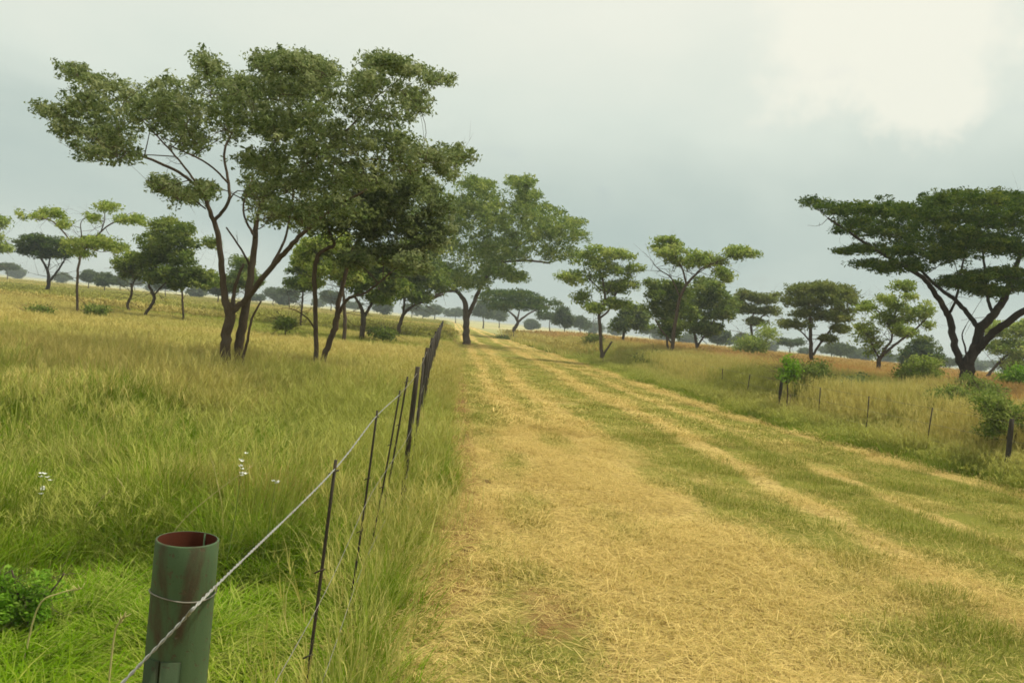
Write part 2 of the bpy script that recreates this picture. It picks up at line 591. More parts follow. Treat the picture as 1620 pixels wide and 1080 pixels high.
# ------------------------------------------------------------------ grass tufts (only sources for the scattered stuff)
def tuft_mesh(name, mat, seed, n=40, radius=0.12, hmin=0.25, hmax=0.6, width=0.005, lean=0.5, seeds=0, flat=False, head=0.10, fluffy=0.012, stem=0.35):
    r = np.random.default_rng(seed)
    V, Q, T, A = [], [], [], []
    off = 0

    def strips(root, az, L, lean_, w, levels, kind, drop, flat_=False, t0=0.0, t1=1.0):
        nonlocal off
        m = len(L)
        ts = np.array(levels)
        k = len(ts)
        rnd = r.random(m)
        d = np.stack([np.cos(az), np.sin(az)], -1)
        if flat_:
            hor = L[:, None] * ts[None]
            bend = (r.random(m)[:, None] - 0.5) * 0.5 * L[:, None] * ts[None] ** 2
            ver = root[:, 2][:, None] + (r.random(m)[:, None] - 0.25) * 0.22 * L[:, None] * np.sin(ts[None] * 3.0)
            ver = np.maximum(ver, 0.004)
            px = root[:, 0][:, None] + hor * d[:, 0][:, None] - bend * d[:, 1][:, None]
            py = root[:, 1][:, None] + hor * d[:, 1][:, None] + bend * d[:, 0][:, None]
        else:
            hor = L[:, None] * lean_[:, None] * ts[None] ** 1.7
            ver = L[:, None] * (ts[None] * np.sqrt(1 - 0.6 * lean_[:, None] ** 2) - drop[:, None] * ts[None] ** 3) + root[:, 2][:, None]
            px = root[:, 0][:, None] + hor * d[:, 0][:, None]
            py = root[:, 1][:, None] + hor * d[:, 1][:, None]
        side = az + math.pi / 2 + (r.random(m) - 0.5) * 1.6
        sx, sy = np.cos(side)[:, None], np.sin(side)[:, None]
        prof = 0.5 * w[:, None] * np.array([1 - t ** 2.2 for t in ts])[None]
        Lf = np.stack([px - sx * prof, py - sy * prof, ver], -1)
        Rt = np.stack([px + sx * prof, py + sy * prof, ver], -1)
        tip = np.stack([px[:, -1], py[:, -1], ver[:, -1]], -1)
        vv = np.concatenate([np.stack([Lf[:, :-1], Rt[:, :-1]], 2).reshape(m, -1, 3), tip[:, None]], 1)
        nv = vv.shape[1]
        V.append(vv.reshape(-1, 3))
        base = off + np.arange(m)[:, None] * nv
        for i in range(k - 2):
            Q.append(np.concatenate([base + 2 * i, base + 2 * i + 1, base + 2 * i + 3, base + 2 * i + 2], 1))
        T.append(np.concatenate([base + 2 * (k - 2), base + 2 * (k - 2) + 1, base + nv - 1], 1))
        tcol = np.concatenate([np.repeat(t0 + (t1 - t0) * ts[:-1], 2), [t1]])
        A.append(np.stack([np.tile(tcol, m), np.repeat(rnd, nv), np.full(m * nv, kind), np.ones(m * nv)], -1))
        off += m * nv
        return tip, d

    def roots(m):
        rr = radius * np.sqrt(r.random(m))
        a = r.random(m) * 2 * math.pi
        return np.stack([rr * np.cos(a), rr * np.sin(a), np.zeros(m)], -1), a

    ro, a = roots(n)
    if flat:
        ro[:, 2] = 0.004 + r.random(n) * 0.05
        strips(ro, r.random(n) * 6.28, hmin + (hmax - hmin) * r.random(n), None, width * (0.6 + 0.8 * r.random(n)), [0, 0.5, 1], 0.0, None, True)
    else:
        az = a + (r.random(n) - 0.5) * 2.2
        strips(ro, az, hmin + (hmax - hmin) * r.random(n), lean * (0.25 + 0.9 * r.random(n)), width * (0.6 + 0.8 * r.random(n)), [0, 0.35, 0.7, 1], 0.0, 0.12 + 0.3 * r.random(n) * lean)
    if seeds:
        ro, a = roots(seeds)
        az = a + (r.random(seeds) - 0.5) * 2.0
        L = hmax * (0.95 + 0.40 * r.random(seeds))
        ln = lean * stem * (0.2 + 1.0 * r.random(seeds))
        tip, d = strips(ro, az, L, ln, np.full(seeds, width * 0.75), [0, 0.5, 1], 0.5, np.zeros(seeds))
        for q in range(6):
            rt = tip - np.array([0, 0, 1.0]) * (0.012 + head * 0.75 * r.random((seeds, 1)))
            strips(rt, az + (r.random(seeds) - 0.5) * 5.0, head * (0.5 + 0.7 * r.random(seeds)), 0.15 + 0.55 * r.random(seeds), np.full(seeds, fluffy), [0, 0.45, 1], 1.0, np.full(seeds, 0.05))
    attrs = {'bl': ('FLOAT_COLOR', np.concatenate(A))}
    return mesh_obj(name, np.concatenate(V), [np.concatenate(Q), np.concatenate(T)], mat, False, False, attrs)


def tuft_set(name, mat, count, seed, **kw):
    col = bpy.data.collections.new(name)
    for i in range(count):
        col.objects.link(tuft_mesh('%s_%02d' % (name, i), mat, seed + i, **kw))
    return col


def scatter_tree(col):
    ng = bpy.data.node_groups.new('scatter_' + col.name, 'GeometryNodeTree')
    ng.interface.new_socket('Geometry', in_out='INPUT', socket_type='NodeSocketGeometry')
    ng.interface.new_socket('Geometry', in_out='OUTPUT', socket_type='NodeSocketGeometry')
    N, L = ng.nodes, ng.links
    gi, go = N.new('NodeGroupInput'), N.new('NodeGroupOutput')
    ci = N.new('GeometryNodeCollectionInfo')
    ci.inputs['Collection'].default_value = col
    ci.inputs['Separate Children'].default_value = True
    ci.inputs['Reset Children'].default_value = True
    ip = N.new('GeometryNodeInstanceOnPoints')
    ip.inputs['Pick Instance'].default_value = True

    def att(nm, typ):
        a = N.new('GeometryNodeInputNamedAttribute')
        a.data_type = typ
        a.inputs[0].default_value = nm
        return a.outputs[0]
    L.new(gi.outputs[0], ip.inputs['Points'])
    L.new(ci.outputs[0], ip.inputs['Instance'])
    L.new(att('pick', 'INT'), ip.inputs['Instance Index'])
    L.new(att('turn', 'FLOAT_VECTOR'), ip.inputs['Rotation'])
    L.new(att('size', 'FLOAT_VECTOR'), ip.inputs['Scale'])
    L.new(ip.outputs[0], go.inputs[0])
    return ng


def in_view(x, y, z, mx=260, my=260):
    px, py, w = project(np.stack([x, y, z], -1))
    return (w > 0.4) & (px > -mx) & (px < 1620 + mx) & (py > -my) & (py < 1080 + my)


def scatter(name, label, col, x, y, size_xy, size_z, dry, red, lush, lean=0.08, zoff=0.0, seed=0, cat='grass'):
    r = np.random.default_rng(seed)
    n = len(x)
    z = (ground_h(x, y) - 0.02) if zoff == 0 else track_z(x, y) + zoff
    turn = np.stack([(r.random(n) - 0.5) * lean * 2, (r.random(n) - 0.5) * lean * 2, r.random(n) * 6.283], -1)
    size = np.stack([size_xy, size_xy, size_z], -1)
    tint = np.stack([dry, red, lush, np.ones(n)], -1)
    o = mesh_obj(name, np.stack([x, y, z], -1), [], None, None, False, {
        'turn': ('FLOAT_VECTOR', turn), 'size': ('FLOAT_VECTOR', size), 'tint': ('FLOAT_COLOR', np.clip(tint, 0, 1)),
        'pick': ('INT', r.integers(0, len(col.objects), n))})
    md = o.modifiers.new('scatter', 'NODES')
    md.node_group = scatter_tree(col)
    tag(o, label, cat, kind='stuff')
    return o


def rect_points(x0, x1, y0, y1, dens, seed):
    r = np.random.default_rng(seed)
    n = int((x1 - x0) * (y1 - y0) * dens)
    return x0 + (x1 - x0) * r.random(n), y0 + (y1 - y0) * r.random(n)


def cat_pts(*ps):
    return np.concatenate([p[0] for p in ps]), np.concatenate([p[1] for p in ps])


def fence_x(y):
    return np.interp(y, [0, 1.4, 2.9, 4.4, 6.5, 11, 20, 40, 80, 300], [-0.46, -0.385, -0.30, -0.26, -0.20, -0.17, -0.15, -0.12, -0.2, -2.1])


def build_grass():
    near = tuft_set('near_tuft', MAT_GRASS, 6, 100, n=330, radius=0.28, hmin=0.12, hmax=0.48, width=0.0055, lean=0.62)
    seedy = tuft_set('seed_tuft', MAT_GRASS, 6, 200, n=230, radius=0.33, hmin=0.35, hmax=0.78, width=0.006, lean=0.55, seeds=80, head=0.17, fluffy=0.0036)
    mid = tuft_set('mid_tuft', MAT_GRASS, 6, 300, n=165, radius=0.48, hmin=0.40, hmax=0.80, width=0.010, lean=0.45, seeds=50, head=0.17, fluffy=0.008)
    far = tuft_set('far_tuft', MAT_GRASS, 5, 400, n=90, radius=1.0, hmin=0.35, hmax=0.70, width=0.035, lean=0.4, seeds=26, head=0.16, fluffy=0.045)
    fluffy = tuft_set('fluffy_tuft', MAT_GRASS, 5, 500, n=60, radius=0.16, hmin=0.25, hmax=0.5, width=0.004, lean=0.6, seeds=60, head=0.15, fluffy=0.003, stem=0.9)
    tussock = tuft_set('tussock', MAT_GRASS, 6, 550, n=120, radius=0.13, hmin=0.45, hmax=1.05, width=0.0075, lean=0.95, seeds=8, head=0.2, fluffy=0.004, stem=0.7)
    edge = tuft_set('edge_tuft', MAT_GRASS, 6, 580, n=70, radius=0.09, hmin=0.12, hmax=0.42, width=0.005, lean=0.6, seeds=4, head=0.12, fluffy=0.003)
    short = tuft_set('short_tuft', MAT_MOWN, 6, 600, n=130, radius=0.20, hmin=0.025, hmax=0.085, width=0.004, lean=1.0)
    shortmid = tuft_set('short_mid_tuft', MAT_MOWN, 5, 700, n=60, radius=0.30, hmin=0.03, hmax=0.09, width=0.011, lean=1.0)
    litter = tuft_set('straw_litter', MAT_MOWN, 6, 800, n=300, radius=0.48, hmin=0.05, hmax=0.20, width=0.0028, flat=True)
    littermid = tuft_set('straw_litter_mid', MAT_MOWN, 5, 900, n=60, radius=0.5, hmin=0.12, hmax=0.40, width=0.010, flat=True)

    # --- left of the fence: near, lush and lower
    x, y = cat_pts(rect_points(-7.5, 0, 1.0, 4.5, 24, 1), rect_points(-9, 0, 4.5, 10, 16, 2))
    k = (x < fence_x(y) + 0.12 + 0.12 * (vnoise(x, y, 0.6, 3) - 0.3)) & in_view(x, y, x * 0 + 0.3)
    k &= np.hypot(x - PIPE[0], y - PIPE[1]) > 0.14
    x, y = x[k], y[k]
    n1 = fbm(x, y, 1.6, 31)
    hz = 0.56 + 0.85 * smooth(n1, 0.35, 0.72) * smooth(y, 3.5, 6.0) + 0.30 * smooth(y, 3, 9)
    hz *= 0.42 + 1.15 * vnoise(x, y, 0.65, 36)
    hz *= 1 - 0.45 * smooth(x - fence_x(y), -0.9, -0.2) * (1 - smooth(y, 5, 10))
    hz *= 1 - 0.5 * np.exp(-(((x + 1.0) / 0.9) ** 2 + ((y - 4.2) / 0.9) ** 2))
    dry = 0.06 + 0.55 * smooth(fbm(x, y, 0.8, 37), 0.47, 0.70)
    brown = np.exp(-(((x + 1.2) / 0.45) ** 2 + ((y - 6.6) / 0.6) ** 2))
    dry = dry * (0.35 + 0.65 * smooth(y, 4.5, 7)) + 0.9 * brown
    lush = 0.35 + 0.75 * smooth(fbm(x, y, 1.0, 33), 0.38, 0.62)
    scatter('lush_grass', 'lush bright green grass left of the wire fence in the foreground', near, x, y,
            0.9 + 0.4 * rng.random(len(x)), hz * (0.8 + 0.4 * rng.random(len(x))), dry, 0.9 * brown, lush, 0.12, seed=41)

    # --- seeding grass from about seven metres on
    x, y = cat_pts(rect_points(-10, 0, 5.0, 8, 2, 4), rect_points(-14, 0, 7.5, 16, 8, 5))
    k = (x < fence_x(y) - 0.05) & in_view(x, y, x * 0 + 0.5)
    x, y = x[k], y[k]
    n1 = fbm(x, y, 2.6, 51)
    keep = (rng.random(len(x)) < 0.25 + 0.9 * smooth(n1, 0.34, 0.55)) | (y > 9)
    x, y, n1 = x[keep], y[keep], n1[keep]
    hz = (0.55 + 0.42 * smooth(y, 7, 10.5) * (0.6 + 0.7 * n1)) * (0.50 + 0.95 * vnoise(x, y, 0.9, 58)) * (1 - 0.36 * smooth(y, 7, 10))
    dry = 0.20 + 0.70 * smooth(n1 + 0.016 * (y - 10), 0.38, 0.66)
    lush = np.clip(0.95 - 0.9 * smooth(n1, 0.36, 0.62) + 0.35 * (1 - smooth(y, 8, 12)), 0, 1)
    brown = np.exp(-(((x + 1.2) / 0.42) ** 2 + ((y - 6.7) / 0.6) ** 2))
    dry = np.maximum(dry, brown)
    lush = lush * (1 - brown)
    scatter('seeding_grass', 'tall green grass with pale yellow seed heads in front of the left trees', seedy, x, y,
            1.0 + 0.4 * rng.random(len(x)), hz * (0.85 + 0.3 * rng.random(len(x))), dry, 0.05 + 0.95 * brown, lush, 0.14, seed=42)

    # --- coarse tussocks, green and dead, standing out of the finer grass
    x, y = cat_pts(rect_points(-9, -0.3, 5.2, 9, 3.2, 24), rect_points(-14, -0.3, 9, 20, 3.0, 25))
    k = (x < fence_x(y) - 0.25) & in_view(x, y, x * 0 + 0.4)
    x, y = x[k], y[k]
    k = rng.random(len(x)) < smooth(fbm(x, y, 1.9, 55), 0.36, 0.6)
    x, y = x[k], y[k]
    dead = (rng.random(len(x)) < 0.30) * 1.0
    scatter('tussock_grass', 'coarse arching green and straw coloured tussocks in the left meadow', tussock, x, y, 0.8 + 0.5 * rng.random(len(x)),
            (0.55 - 0.08 * smooth(y, 7, 11)) * (0.75 + 0.5 * rng.random(len(x))), 0.12 + 0.75 * dead + 0.15 * rng.random(len(x)), 0.15 * dead, (1 - dead) * rng.random(len(x)), 0.2, seed=54)

    # --- the meadow further out on the left
    x, y = rect_points(-40, 0, 14, 46, 8, 6)
    k = (x < fence_x(y) - 0.2) & in_view(x, y, x * 0 + 0.5)
    x, y = x[k], y[k]
    n1 = fbm(x, y, 6, 61)
    dry = 0.45 + 0.55 * smooth(n1, 0.36, 0.6) - 0.45 * smooth(y, 22, 32)
    scatter('meadow_grass', 'yellowish seeding meadow grass around the left tree trunks', mid, x, y, 0.9 + 0.5 * rng.random(len(x)),
            (0.50 + 0.22 * n1 - 0.06 * smooth(y, 22, 32)) * (0.9 + 0.2 * rng.random(len(x))), dry, 0.08 + 0 * x,
            0.55 * (1 - smooth(n1, 0.36, 0.54)) + 0.10 * smooth(y, 24, 36), 0.1, seed=43)
    x, y = cat_pts(rect_points(-75, 0, 42, 100, 2.4, 7), rect_points(-190, 0, 100, 190, 0.42, 8))
    k = (x < fence_x(y) - 0.8) & in_view(x, y, x * 0 + 0.5, 120, 120)
    x, y = x[k], y[k]
    n1 = fbm(x, y, 14, 71)
    scatter('distant_meadow_grass', 'dull green distant meadow grass running to the left horizon', far, x, y, 1.0 + 0.6 * rng.random(len(x)),
            0.75 + 0.2 * rng.random(len(x)), 0.15 + 0.55 * smooth(n1, 0.40, 0.62), 0.12 + 0 * x, 0.10 + 0 * x, 0.05, seed=44)

    # --- pale feathery grass along the left fence
    x, y = cat_pts(rect_points(-0.45, 0.5, 2.5, 9, 14, 9), rect_points(-0.4, 0.6, 9, 40, 8, 10))
    el = track_left(y)
    k = (x > fence_x(y) - 0.1) & (x < el + 0.02 - 0.14 * vnoise(x, y, 0.8, 5)) & in_view(x, y, x * 0 + 0.3)
    x, y = x[k], y[k]
    patch = np.clip(np.exp(-((y - 5.6) / 0.5) ** 2) + np.exp(-((y - 9.3) / 1.3) ** 2) + 0.6 * smooth(y, 12, 20), 0, 1)
    k = rng.random(len(x)) < 0.12 + 0.9 * patch
    x, y, patch = x[k], y[k], patch[k]
    scatter('feathery_grass', 'pale feathery seeding grass along the foot of the left fence', fluffy, x, y, 0.9 + 0.4 * rng.random(len(x)),
            (0.50 + 0.40 * patch) * (0.8 + 0.4 * rng.random(len(x))), 0.35 + 0.6 * patch, 0.0 * x, 0.4 - 0.3 * patch, 0.16, seed=45)
    x, y = cat_pts(rect_points(-0.6, 0.5, 1.6, 9, 24, 11), rect_points(-0.5, 0.6, 9, 45, 8, 12))
    k = (x > fence_x(y) - 0.1) & (x < track_left(y) + 0.03 - 0.16 * vnoise(x, y, 0.5, 6)) & in_view(x, y, x * 0 + 0.3)
    x, y = x[k], y[k]
    scatter('fence_line_grass', 'soft green grass leaning out from the left fence line beside the mown strip', near, x, y, 0.9 + 0.3 * rng.random(len(x)),
            (0.30 + 0.30 * rng.random(len(x))) * (1 + 0.5 * smooth(y, 6, 12)), 0.08 + 0.25 * rng.random(len(x)) + 0.35 * smooth(y, 8, 16), 0.03 + 0 * x,
            0.65 * (1 - smooth(y, 8, 18)), 0.3, seed=46)

    x, y = cat_pts(rect_points(-0.5, 0.5, 2.4, 9, 75, 26), rect_points(-0.4, 0.6, 9, 24, 34, 27))
    k = (x > fence_x(y) - 0.05) & (x < track_left(y) + 0.02 - 0.14 * vnoise(x * 0, y, 0.45, 9)) & in_view(x, y, x * 0 + 0.3)
    x, y = x[k], y[k]
    scatter('edge_grass', 'fringe of green grass at the left edge of the mown strip', edge, x, y, 0.9 + 0.3 * rng.random(len(x)),
            (0.75 + 0.6 * vnoise(x, y, 0.5, 10)) * (0.8 + 0.4 * rng.random(len(x))), 0.10 + 0.35 * smooth(fbm(x, y, 0.7, 39), 0.45, 0.65) + 0.2 * smooth(y, 9, 16), 0.02 + 0 * x,
            0.55 * (1 - smooth(y, 9, 18)), 0.25, seed=55)

    # --- the mown strip: stubble and cut straw
    x, y = cat_pts(rect_points(-0.3, 6, 2.2, 7, 46, 13), rect_points(-0.2, 9.5, 7, 14, 26, 14))
    k = (x > track_left(y) - 0.02) & (x < track_right(y)) & in_view(x, y, 0 * x, 160, 120)
    x, y = x[k], y[k]
    s = straw_amount(x, y)
    k = rng.random(len(x)) < 1.0 - 0.72 * s
    x, y, s = x[k], y[k], s[k]
    g = fbm(x, y, 0.5, 91)
    scatter('mown_grass', 'short mown green and yellow stubble on the wide track', short, x, y, 0.9 + 0.5 * rng.random(len(x)),
            (0.60 + 1.3 * smooth(g, 0.45, 0.70) * (1 - s)) * (0.7 + 0.6 * rng.random(len(x))), 0.18 + 0.75 * s + 0.2 * (g - 0.5), 0.05 + 0 * x,
            0.40 * smooth(g, 0.5, 0.75) * (1 - s), 0.2, -0.004, seed=47)
    x, y = cat_pts(rect_points(-0.2, 8.2, 13, 40, 15, 15), rect_points(-0.5, 7, 40, 110, 3, 16))
    k = (x > track_left(y)) & (x < track_right(y)) & in_view(x, y, 0 * x, 160, 120)
    x, y = x[k], y[k]
    s = straw_amount(x, y)
    k = rng.random(len(x)) < 1.0 - 0.65 * s
    x, y, s = x[k], y[k], s[k]
    scatter('distant_mown_grass', 'short mown grass on the far reach of the track', shortmid, x, y, 0.8 + 0.6 * rng.random(len(x)),
            0.6 + 0.6 * rng.random(len(x)), 0.30 + 0.65 * s, 0.04 + 0 * x, 0.15 * (1 - s), 0.1, -0.004, seed=48)
    x, y = cat_pts(rect_points(-0.3, 6, 2.2, 7, 22, 17), rect_points(-0.2, 9.5, 7, 14, 10, 18))
    k = (x > track_left(y) - 0.05) & (x < track_right(y) + 0.1) & in_view(x, y, 0 * x, 160, 120)
    x, y = x[k], y[k]
    s = straw_amount(x, y)
    k = rng.random(len(x)) < 0.04 + 0.90 * s ** 1.6
    x, y, s = x[k], y[k], s[k]
    scatter('cut_straw', 'loose dry yellow cuttings lying in rows on the near track', litter, x, y, 0.7 + 0.6 * rng.random(len(x)),
            0.8 + 0.8 * rng.random(len(x)), 0.85 + 0.3 * rng.random(len(x)) - 0.2 * (1 - s), 0.25 * rng.random(len(x)), 0 * x, 0.1, -0.006, seed=49, cat='straw')
    x, y = rect_points(-0.2, 8.2, 13, 55, 9, 19)
    k = (x > track_left(y)) & (x < track_right(y) + 0.1) & in_view(x, y, 0 * x, 160, 120)
    x, y = x[k], y[k]
    s = straw_amount(x, y)
    k = rng.random(len(x)) < 0.9 * s ** 1.5
    x, y = x[k], y[k]
    scatter('distant_cut_straw', 'rows of dry yellow cuttings further along the track', littermid, x, y, 0.7 + 0.5 * rng.random(len(x)),
            0.8 + 0.5 * rng.random(len(x)), 0.9 + 0 * x, 0.08 + 0 * x, 0 * x, 0.05, -0.006, seed=50, cat='straw')

    # --- right of the strip: green verge, then reddish grass
    x, y = cat_pts(rect_points(6.2, 16, 8, 26, 13, 20), rect_points(5.5, 20, 26, 60, 5, 21))
    e = x - track_right(y)
    k = (e > 0.05 + 0.5 * (vnoise(x, y, 1.1, 7) - 0.35)) & (e < 4.6) & in_view(x, y, 0 * x + 0.5)
    x, y, e = x[k], y[k], e[k]
    n1 = fbm(x, y, 2.5, 95)
    hz = (0.26 + 0.16 * smooth(e, 0.0, 0.8) + 0.58 * smooth(e, 0.9, 2.0)) * (0.65 + 0.65 * n1)
    scatter('verge_grass', 'tall green grass with pale heads along the right fence', mid, x, y, 0.75 + 0.4 * rng.random(len(x)), hz,
            0.15 + 0.50 * smooth(n1, 0.4, 0.62) * smooth(e, 0.2, 1.5), 0.35 * smooth(e, 2.5, 6) * smooth(y, 20, 32), 0.50 * (1 - smooth(e, 0.0, 2.4)) + 0.45 * smooth(fbm(x, y, 1.7, 94), 0.45, 0.65), 0.14, seed=51)
    x, y = cat_pts(rect_points(9, 45, 14, 55, 4, 22))
    e = x - track_right(y)
    k = (e > 3.2) & in_view(x, y, 0 * x + 0.5)
    x, y, e = x[k], y[k], e[k]
    n1 = fbm(x, y, 5, 96)
    scatter('reddish_grass', 'rust coloured seeding grass beyond the right fence', mid, x, y, 1.0 + 0.4 * rng.random(len(x)), 0.62 + 0.3 * n1,
            0.75 + 0.5 * smooth(n1, 0.3, 0.55), 0.50 + 0.6 * smooth(n1, 0.32, 0.55), 0.1 + 0 * x, 0.1, seed=52)
    x, y = cat_pts(rect_points(6, 75, 45, 98, 1.6, 23))
    e = x - track_right(y)
    k = (e > 0.8) & in_view(x, y, 0 * x + 0.5, 120, 120)
    x, y, e = x[k], y[k], e[k]
    n1 = fbm(x, y, 12, 97)
    scatter('distant_reddish_grass', 'rusty brown grassland stretching behind the right hand trees', far, x, y, 1.0 + 0.6 * rng.random(len(x)),
            0.75 + 0.25 * rng.random(len(x)), 0.75 + 0.3 * n1, np.clip(0.55 + 0.5 * n1, 0, 1) * smooth(e, 0.8, 4), 0 * x, 0.05, seed=53)


PIPE = P(297, 852, 1.60)


# ------------------------------------------------------------------ trees
def leaf_mesh(name, cen, half, nleaf, size, mat, parent, loc, seed, tuft=0.2, aspect=0.42, up=0.7, shell=0.55, flat=0.75, subs=5):
    """leaves in domed tufts, the tufts spread through ellipsoids (cen, half) with gaps left between them"""
    r = np.random.default_rng(seed)
    cen, half = np.asarray(cen, float), np.asarray(half, float)
    # each mass breaks up into a few sprays
    nb = len(cen)
    sb = np.repeat(np.arange(nb), subs)
    d = r.normal(size=(nb * subs, 3))
    d /= np.linalg.norm(d, axis=1)[:, None]
    rad = shell + (0.95 - shell) * r.random(nb * subs) ** 0.5
    sc_ = cen[sb] + d * half[sb] * rad[:, None]
    sh = half[sb] * (0.20 + 0.30 * r.random(nb * subs) ** 1.5)[:, None]
    sh[:, 2] = np.maximum(sh[:, 2] * 0.9, sh[:, 0] * (0.65 if flat > 0.6 else 0.35))
    w = sh[:, 0] * sh[:, 1]
    per = 14
    nt = max(len(sc_), int(nleaf / per))
    b = r.choice(len(sc_), nt, p=w / w.sum())
    d = r.normal(size=(nt, 3))
    d /= np.linalg.norm(d, axis=1)[:, None]
    d[:, 2] = np.where((d[:, 2] < 0) & (r.random(nt) < 0.7), -d[:, 2], d[:, 2])
    tc = sc_[b] + d * sh[b] * (0.35 + 0.65 * r.random(nt) ** 0.5)[:, None]
    # loose sprays that run out past the edge, and thin leaf all through
    u = r.random(nt)
    dd = r.normal(size=(nt, 3))
    dd /= np.linalg.norm(dd, axis=1)[:, None]
    k1 = u < 0.16
    tc[k1] = (cen[sb[b]] + dd * half[sb[b]] * (0.75 + 0.50 * r.random(nt))[:, None])[k1]
    k2 = (u > 0.16) & (u < 0.42)
    tc[k2] = (cen[sb[b]] + dd * half[sb[b]] * (r.random(nt) ** 0.5)[:, None])[k2]
    tr = tuft * (0.6 + 0.8 * r.random(nt))
    n = nt * per
    g = np.clip(r.normal(size=(n, 3)), -1.5, 1.5)
    c = np.repeat(tc, per, 0) + g * np.repeat(tr, per)[:, None] * np.array([0.55, 0.55, 0.55 * flat])
    nrm = r.normal(size=(n, 3)) * 0.75 + np.array([0, 0, up])
    nrm /= np.linalg.norm(nrm, axis=1)[:, None]
    a = np.cross(nrm, r.normal(size=(n, 3)))
    a /= np.linalg.norm(a, axis=1)[:, None] + 1e-9
    bt = np.cross(nrm, a)
    L = size * (0.65 + 0.7 * r.random(n))[:, None]
    W = L * aspect
    v = np.stack([c - a * L * 0.5, c + bt * W * 0.5 + nrm * L * 0.06, c + a * L * 0.5 - nrm * L * 0.08, c - bt * W * 0.5 + nrm * L * 0.06], 1).reshape(-1, 3)
    q = np.arange(n * 4).reshape(-1, 4)
    rnd = np.repeat(r.random(n), 4)
    rs = r.random(len(sc_))
    rt = np.repeat(np.repeat(np.clip(0.65 * rs[b] + 0.35 * r.random(nt), 0, 1), per), 4)
    return mesh_obj(name, v - np.asarray(loc), q, mat, parent, False, {'lf': ('FLOAT_COLOR', np.stack([rnd, rt, rnd, np.ones(n * 4)], -1))})


